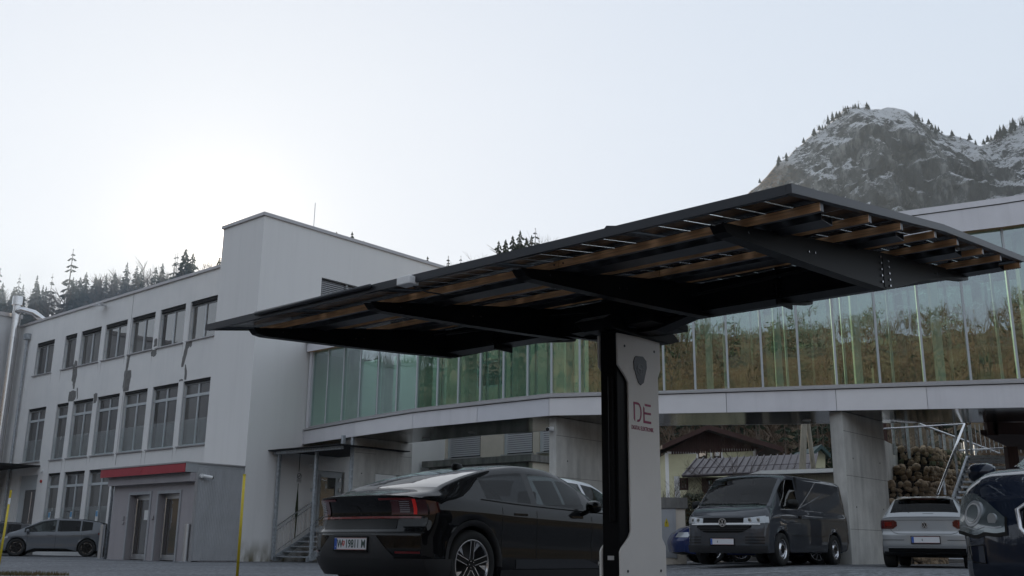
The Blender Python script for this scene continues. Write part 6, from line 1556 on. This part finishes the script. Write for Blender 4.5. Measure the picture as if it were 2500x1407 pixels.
for sg in (1, -1):
    put(van, V1.front_patch(sg * .46, sg * .865, .845, 1.0, 8, 3, .008, zf0=lambda y: .84 + .03 * (abs(y) - .46), zf1=lambda y: .945 + .13 * (abs(y) - .46)), 'headlamp', 'lamp_clear')
    put(van, V1.side_patch(4.72, 4.9, .86, 1.0, 4, 3, .008, sg, zf1=lambda x: 1.0 - .02), 'headlamp_flank', 'lamp_clear')
    for y in (.58, .74):
        P_ = V1.warp(V1.L, sg * y, .91); M().tube([(P_.x + .004, P_.y, P_.z), (P_.x + .016, P_.y, P_.z)], .045, 16).build('headlamp_bulb', 'chrome', van)
        M().tube([(P_.x + .0165, P_.y, P_.z), (P_.x + .018, P_.y, P_.z)], .03, 16).build('headlamp_lens', 'lamp_grey', van)
    for z0 in (.44, .50, .56): put(van, V1.front_patch(sg * .50, sg * .86, z0, z0 + .018, 6, 1, .009), 'bumper_slot', 'blackpl')
    mirror(van, 3.80, sg * .93, 1.26, sg, 'blackpl', 1.35)
    y = V1.y_at(2.8, 1.0); M().box(2.98, 3.12, sg * y - .005, sg * y + .02, .99, 1.04).build('door_handle', 'blackpl', van, bevel=.008)
    put(van, V1.side_patch(1.45, 3.55, .62, .632, 10, 1, .006, sg), 'body_crease', 'blackpl')
    put(van, V1.side_patch(.05, 3.95, .975, .985, 20, 1, .004, sg), 'body_crease', 'blackpl')
put(van, V1.front_patch(-.46, .46, .855, .955, 12, 2, .004, zf1=lambda y: .96), 'upper_grille', 'grille')
for k in range(3): put(van, V1.front_patch(-.47, .47, .875 + .028 * k, .881 + .028 * k, 12, 1, .010), 'grille_slat', 'clad')
put(van, V1.front_patch(-.78, .78, .820, .842, 20, 1, .012), 'chrome_strip', 'chrome'); put(van, V1.front_patch(-.6, .6, .847, .853, 20, 1, .012), 'chrome_strip', 'chrome')
put(van, V1.front_patch(-.62, .62, .655, .80, 14, 3, .005, zf0=lambda y: .655 + max(0, abs(y) - .42) * .55), 'lower_grille', 'grille')
for k in range(3): put(van, V1.front_patch(-.58, .58, .70 + .032 * k, .707 + .032 * k, 12, 1, .010), 'grille_slat', 'clad')
put(van, V1.front_patch(-.90, .90, .25, .40, 16, 3, .008), 'bumper_lip', 'clad')
v = V1.warp(V1.L, 0, .855); vw_badge(van, (v.x + .022, 0, .862), 1, .085, .0)
v = V1.warp(V1.L, .14, .47); plate(van, (v.x + .02, .0, .475), 1, [('E', -.10, .05)], .0, True)
for (a, b) in (((4.38, -.62), (4.30, .0)), ((4.38, -.02), (4.30, .62))):
    M().tube([(4.41, a[1], V1.top(4.41) + .02), (4.36, b[1], V1.top(4.36) + .028)], .009, 6).build('wiper', 'blackpl', van)
M().box(3.28, 3.40, -.05, .05, 1.72, 1.80).build('rear_view_mirror', 'blackpl', van)
M().box(3.9, 4.3, -.8, .8, 1.05, 1.12).build('dashboard', 'seat', van)
sw_ = M(); sw_.tube([(3.72 + .03 * math.sin(t), .38 + .19 * math.cos(t), 1.13 + .17 * math.sin(t)) for t in [2 * PI * k / 20 for k in range(21)]], .012, 6); sw_.build('steering_wheel', 'blackpl', van, smooth=True)
put(van, [[(3.3 + .001 * k, y, 1.0) for y in (-.8, .8)] for k in (0, 1)], 'bulkhead_edge', 'dark'); M().box(2.86, 2.9, -.84, .84, .6, 1.88).build('bulkhead', 'dark', van)

# ---------------------------------------------------------------- silver hatchback
PD = Vector((.454, .891)); PR = Vector((PD.y, -PD.x))
PO = Vector((8.0, 20.6)) 
po_c = site(2258, 1300, 20.4)
PO = Vector((po_c.x, 20.4))
pol = place('silver_hatchback', 'silver hatchback seen from behind between the concrete leg and the dark blue wagon', PO, PD)
H1 = Car(L=4.05, W=.875, R=.315, rim=.2, arch=.36, wheels=(.66, 3.21), roofw=.56, crown=.06, bulge=.02, clw=.01, clad='p_silver', style='plain', col='p_silver', rglass='cglass_dark',
  top_t=[(0, 1.0), (.10, 1.08), (.28, 1.30), (.40, 1.385), (.75, 1.43), (1.6, 1.455), (2.2, 1.42), (2.5, 1.32), (3.0, 1.05), (3.4, .96), (3.9, .86), (4.05, .74)],
  belt_t=[(0, .975), (.5, .985), (1.5, .95), (2.8, .93), (3.6, .86), (4.05, .70)], bot_t=[(0, .30), (.4, .22), (3.6, .19), (4.05, .25)],
  w_t=[(0, .95), (.3, .985), (.7, 1.0), (3.2, 1.0), (3.7, .95), (4.05, .86)],
  rw=.45, fw_=.6, rear_prof=[(.2, .14), (.34, .04), (.45, .0), (.64, .0), (.70, .03), (.95, .04), (1.05, .02)], front_prof=[(.2, .06), (.5, 0), (.8, .2)], rround=.17, rpow=4.5, fround=.35, fpow=3,
  sidewin=[(.62, 1.0, 'cglass_dark'), (1.08, 1.75, 'cglass_dark'), (1.82, 2.6, 'cglass')], ws=(2.2, 2.95), rwin=(.11, .375), seats=(1.1, 2.0), seat_h=.95)
H1.build(pol); H1.gaps(pol, (1.0, 1.78, 2.75))
for sg in (1, -1):
    put(pol, H1.rear_patch(sg * .52, sg * .83, .755, .93, 8, 3, .008, zf0=lambda y: .76 + max(0, .60 - abs(y)) * .7, zf1=lambda y: .93 - max(0, .58 - abs(y)) * .6), 'tail_lamp', 'lamp_dark')
    put(pol, H1.rear_patch(sg * .62, sg * .76, .81, .89, 4, 2, .012), 'tail_lamp_element', 'lamp_red')
    put(pol, H1.side_patch(0, .16, .77, .92, 4, 3, .007, sg), 'tail_lamp_flank', 'lamp_dark')
    mirror(pol, 2.75, sg * .85, .98, sg, 'p_silver')
    put(pol, H1.rear_patch(sg * .40, sg * .82, .535, .545, 8, 1, .006), 'bumper_crease', 'clad')
put(pol, H1.rear_patch(-.66, .66, .655, .663, 16, 1, .006, zf0=lambda y: .655 + max(0, abs(y) - .55) * .8, zf1=lambda y: .663 + max(0, abs(y) - .55) * .8), 'tailgate_gap', 'blackpl')
put(pol, H1.rear_patch(-.60, .60, .925, .932, 16, 1, .006), 'tailgate_crease', 'clad')
put(pol, H1.rear_patch(-.36, .36, .44, .635, 12, 3, .005, zf0=lambda y: .47 + max(0, abs(y) - .25) * .8), 'plate_recess', 'p_silver')
put(pol, H1.rear_patch(-.72, .72, .30, .385, 16, 2, .010), 'lower_valance', 'blackpl'); put(pol, H1.rear_patch(-.72, .72, .385, .398, 16, 1, .013), 'chrome_strip', 'chrome')
v = H1.warp(0, 0, .55); plate(pol, (v.x - .02, 0, .545), -1, [('E', -.06, .05)], 0, True)
v = H1.warp(0, 0, .82); vw_badge(pol, (v.x - .016, 0, .83), -1, .058)
M().box(.30, .42, -.24, .24, 1.345, 1.375).build('brake_light', 'lamp_dark', pol)
wpr = M(); wpr.box(.085, .11, -.18, .02, 1.03, 1.06); wpr.tube([(.10, .0, 1.05), (.125, .30, 1.075)], .012, 6); wpr.build('rear_wiper', 'blackpl', pol)
sp2 = M(); sp2.prism([(.30, -.50, 1.39), (.24, -.50, 1.385), (.42, -.50, 1.41)], (0, 1.0, 0)); sp2.build('roof_spoiler', 'p_silver', pol)
tx = text_mesh('POLO', .035, .0006, 0, 1.25); tx.materials.append(MT['chrome']); child('model_lettering', tx, pol, (H1.warp(0, .55, .74).x - .013, .56, .74), (PI / 2, 0, -PI / 2))

# ---------------------------------------------------------------- dark blue wagon, front corner at the right edge
WD = Vector((-.64, -.768)).normalized(); WR = Vector((WD.y, -WD.x))
Pc = Vector((2.66, 6.30)); Lw = 4.85; WO = Pc - WR * .93 - WD * (Lw - .15)
wag = place('blue_wagon', 'dark blue wagon whose front corner with a big headlamp cuts in at the right edge', WO, WD, .06)
wag['category'] = 'car'
G1 = Car(L=Lw, W=.93, R=.34, rim=.24, arch=.385, wheels=(1.05, 3.80), roofw=.62, crown=.06, bulge=.02, clw=.01, clad='p_blue', style='plain', col='p_blue', rglass='cglass_dark',
  top_t=[(0, 1.0), (.2, 1.25), (.5, 1.42), (1.5, 1.50), (2.3, 1.485), (2.7, 1.41), (3.2, 1.20), (3.5, 1.085), (3.8, 1.04), (4.3, .97), (4.6, .89), (4.85, .78)],
  belt_t=[(0, .98), (2.0, .97), (3.2, .955), (3.8, .93), (4.3, .875), (4.6, .80), (4.85, .70)], bot_t=[(0, .28), (.5, .2), (4.4, .19), (4.85, .22)],
  w_t=[(0, .95), (.5, 1.0), (3.8, 1.0), (4.3, .985), (4.6, .95), (4.85, .88)],
  rw=.4, fw_=.8, rear_prof=[(.2, .1), (.6, 0), (1.0, .05)], front_prof=[(.2, .08), (.4, .0), (.6, .02), (.75, .09), (.9, .22), (1.0, .35)], rround=.15, rpow=4, fround=.42, fpow=2.6,
  sidewin=[(.7, 1.3, 'cglass_dark'), (1.4, 2.2, 'cglass_dark'), (2.27, 3.1, 'cglass')], ws=(2.62, 3.45), rwin=(.12, .45), seats=(1.5, 2.5), seat_h=1.0)
G1.build(wag); G1.gaps(wag, (1.35, 2.24, 3.25))
for sg in (1, -1):
    zl = lambda y: ipl(abs(y), [(.55, .585), (.62, .575), (.70, .585), (.76, .565), (.90, .60)]); zh = lambda y: ipl(abs(y), [(.55, .66), (.60, .70), (.68, .765), (.78, .825), (.84, .83), (.90, .80)])
    put(wag, G1.front_patch(sg * .56, sg * .89, .6, .82, 14, 6, .008, zf0=zl, zf1=zh), 'headlamp', 'lamp_grey')
    put(wag, G1.side_patch(4.30, 4.85, .6, .8, 8, 5, .008, sg, zf0=lambda x: .60 + (4.85 - x) * .30, zf1=lambda x: .80 + abs(4.85 - x) * .02), 'headlamp_flank', 'lamp_grey')
    P_ = G1.warp(Lw, sg * .77, .695); t_ = Vector((.75, sg * .62, .25)).normalized()
    M().tube([P_ - t_ * .01, P_ + t_ * .014], .082, 28).build('projector_bowl', 'lamp_clear', wag); M().tube([P_ + t_ * .010, P_ + t_ * .018], .064, 28).build('projector_ring', 'chrome', wag); M().tube([P_ + t_ * .012, P_ + t_ * .021], .055, 28).build('projector_lens', 'lamp_grey', wag)
    Q_ = G1.warp(Lw, sg * .635, .66); M().tube([Q_, Q_ + Vector((.012, sg * .008, 0))], .035, 18).build('indicator_bulb', 'lamp_clear', wag)
    put(wag, G1.front_patch(sg * .58, sg * .86, .6, .62, 12, 1, .011, zf0=lambda y: zl(y) + .03, zf1=lambda y: zl(y) + .038), 'headlamp_light_guide', 'lamp_clear')
    put(wag, G1.front_patch(sg * .545, sg * .56, .6, .7, 2, 3, .006, zf0=lambda y: zl(y) - .015, zf1=lambda y: zh(y) + .01), 'headlamp_gap', 'blackpl')
    put(wag, G1.front_patch(sg * .545, sg * .90, .56, .58, 12, 1, .005, zf0=lambda y: zl(y) - .022, zf1=lambda y: zl(y)), 'headlamp_gap', 'blackpl')
    mirror(wag, 3.18, sg * .93, 1.04, sg, 'p_blue', 1.0)
    c_ = M(); 
    rows = G1.front_patch(sg * .70, sg * .80, .40, .50, 2, 2, .005); c_.grid(rows); c_.build('washer_cover', 'p_blue', wag)
    pq = [G1.warp(Lw, sg * y, z) + Vector((.008, 0, 0)) for y, z in ((.70, .40), (.80, .41), (.82, .50), (.71, .51), (.70, .40))]; outline(wag, pq, .003, 'washer_gap', 'blackpl')
gp = [(y, z) for y, z in ((.0, .735), (.44, .735), (.48, .71), (.46, .60), (.38, .50), (0, .47))]
pts = [G1.warp(Lw, y, z) + Vector((.016, 0, 0)) for y, z in gp] + [G1.warp(Lw, -y, z) + Vector((.016, 0, 0)) for y, z in gp[::-1]]
outline(wag, pts, .014, 'grille_frame', 'chrome'); put(wag, G1.front_patch(-.45, .45, .5, .73, 10, 4, .004, zf0=lambda y: .48 + abs(y) * .2), 'grille', 'grille')
for k in range(4): put(wag, G1.front_patch(-.42, .42, .53 + .05 * k, .545 + .05 * k, 10, 1, .012), 'grille_slat', 'chrome' if k == 3 else 'clad')
put(wag, G1.front_patch(-.42, -.30, .66, .70, 4, 2, .02), 'grille_blade', 'chrome')
for sg in (1, -1):
    pts = [(x, sg * (.36 + (4.45 - x) * .28), G1.top(x) * .0 + max(G1.top(x), G1.belt(x)) - .012 + .004) for x in (3.6, 3.9, 4.2, 4.45)]
    outline(wag, [G1.warp(*p) for p in pts], .006, 'bonnet_crease', 'p_blue')

# ---------------------------------------------------------------- grey electric hatchback at the left
LD = Vector((-.95, -.31)).normalized(); LR = Vector((LD.y, -LD.x))
q = site(206, 1340, 40.9); 
LO = Vector((q.x, 40.9)) + LR * .88 - LD * .72
lef = place('grey_hatchback', 'matt grey compact hatchback with black roof parked at the kiosk by the left wing', LO, LD, -.0)
lef.scale = (.93, .95, .95)
E1 = Car(L=4.26, W=.90, R=.355, rim=.235, arch=.40, wheels=(.70, 3.45), roofw=.63, crown=.05, bulge=.02, clw=.0, clad='p_lgrey', style='black', col='p_lgrey', rglass='cglass_dark',
  top_t=[(0, 1.06), (.05, 1.28), (.14, 1.40), (.5, 1.47), (1.2, 1.555), (2.0, 1.565), (2.5, 1.50), (3.1, 1.23), (3.55, 1.03), (3.9, .93), (4.26, .76)],
  belt_t=[(0, 1.05), (.5, 1.06), (1.0, 1.0), (2.2, .965), (3.1, .95), (3.7, .92), (4.26, .70)], bot_t=[(0, .28), (.5, .2), (3.8, .2), (4.26, .26)], w_t=[(0, .93), (.5, 1), (3.6, 1), (4.0, .94), (4.26, .84)],
  rw=.4, fw_=.6, rear_prof=[(.2, .12), (.5, 0), (1.0, .06)], front_prof=[(.2, .05), (.5, 0), (.9, .25)], rround=.15, rpow=4, fround=.35, fpow=3,
  sidewin=[(.55, .98, 'cglass_dark'), (1.04, 1.92, 'cglass_dark'), (2.0, 3.2, 'cglass')], ws=(2.5, 3.5), rwin=(.02, .14), seats=(1.3, 2.3), seat_h=1.05)
E1.build(lef); E1.gaps(lef, (.95, 1.96, 3.05))
for sg in (1, -1):
    put(lef, E1.side_patch(0, .28, .86, .98, 5, 2, .008, sg, zf0=lambda x: .86 + x * .15), 'tail_lamp', 'lamp_red'); put(lef, E1.side_patch(1.1, 3.02, .20, .33, 14, 2, .008, sg, zf1=lambda x: .22 + .11 * min(1, (3.05 - x) / .3) * min(1, (x - 1.05) / .5)), 'side_skirt', 'blackpl')
    put(lef, E1.front_patch(sg * .45, sg * .80, .70, .78, 6, 2, .008), 'headlamp', 'lamp_clear'); put(lef, E1.side_patch(3.85, 4.26, .72, .80, 6, 2, .008, sg), 'headlamp_flank', 'lamp_clear'); mirror(lef, 3.05, sg * .88, 1.02, sg, 'p_lgrey')
    for x in (1.25, 2.2): yy = E1.y_at(x, .86); M().box(x - .1, x + .1, sg * yy - .006, sg * yy + .012, .85, .88).build('door_handle', 'p_lgrey', lef)
put(lef, [[(x, y, E1.top(x) + .004) for y in (-.5, -.2, .2, .5)] for x in (-.02, .15, .5, 1.0)], 'roof_panel', 'blackpl')
M().box(.05, .14, -.3, .3, 1.36, 1.38).build('spoiler_lip', 'blackpl', lef)

# ---------------------------------------------------------------- cars seen only in part
def simple(name, label, P, D, col, zoff=None, kind=0):
    c = place(name, label, P, D, zoff)
    C_ = Car(L=4.3, W=.88, R=.32, rim=.21, arch=.365, wheels=(.8, 3.4), roofw=.58, crown=.06, bulge=.02, clw=.01, clad=col, style='plain', col=col, rglass='cglass_dark',
      top_t=[(0, .98), (.12, 1.1), (.35, 1.33), (.7, 1.42), (1.6, 1.46), (2.3, 1.42), (2.7, 1.27), (3.2, 1.03), (3.6, .95), (4.0, .87), (4.3, .72)],
      belt_t=[(0, .96), (1.5, .93), (3.0, .92), (3.7, .86), (4.3, .66)], bot_t=[(0, .28), (.5, .2), (3.8, .2), (4.3, .26)], w_t=[(0, .93), (.5, 1), (3.5, 1), (4.0, .94), (4.3, .84)],
      rw=.5, fw_=.6, rear_prof=[(.2, .1), (.5, 0), (1.0, .06)], front_prof=[(.2, .05), (.5, 0), (.9, .25)], rround=.2, rpow=4, fround=.4, fpow=3,
      sidewin=[(.75, 1.25, 'cglass_dark'), (1.32, 1.95, 'cglass'), (2.02, 2.9, 'cglass')], ws=(2.3, 3.15), rwin=(.13, .38), seats=(1.3, 2.2), seat_h=.98)
    C_.build(c); C_.gaps(c, (1.28, 1.98, 3.0))
    for sg in (1, -1):
        put(c, C_.rear_patch(sg * .5, sg * .82, .75, .9, 6, 2, .008), 'tail_lamp', 'lamp_red'); put(c, C_.front_patch(sg * .45, sg * .8, .62, .74, 6, 2, .008), 'headlamp', 'lamp_clear'); mirror(c, 2.9, sg * .86, .98, sg, col)
    return c
simple('white_hatchback', 'white hatchback half hidden between the black sedan and the column', (-.62, 14.3), (.60, .80), 'p_white', 0.12)
simple('blue_hatchback', 'royal blue hatchback peeping out behind the left side of the van', (8.3, 25.9), (-1, -.03), 'p_royal', .2)
simple('grey_saloon', 'dark saloon whose roof shows between the substation hut and the van', (9.6, 28.4), (-1, .0), 'p_silver', .2)
simple('dark_hatchback', 'black car behind the grey hatchback at the far left edge', (-19.6, 43.0), (-.93, -.36), 'p_dark', -.1)
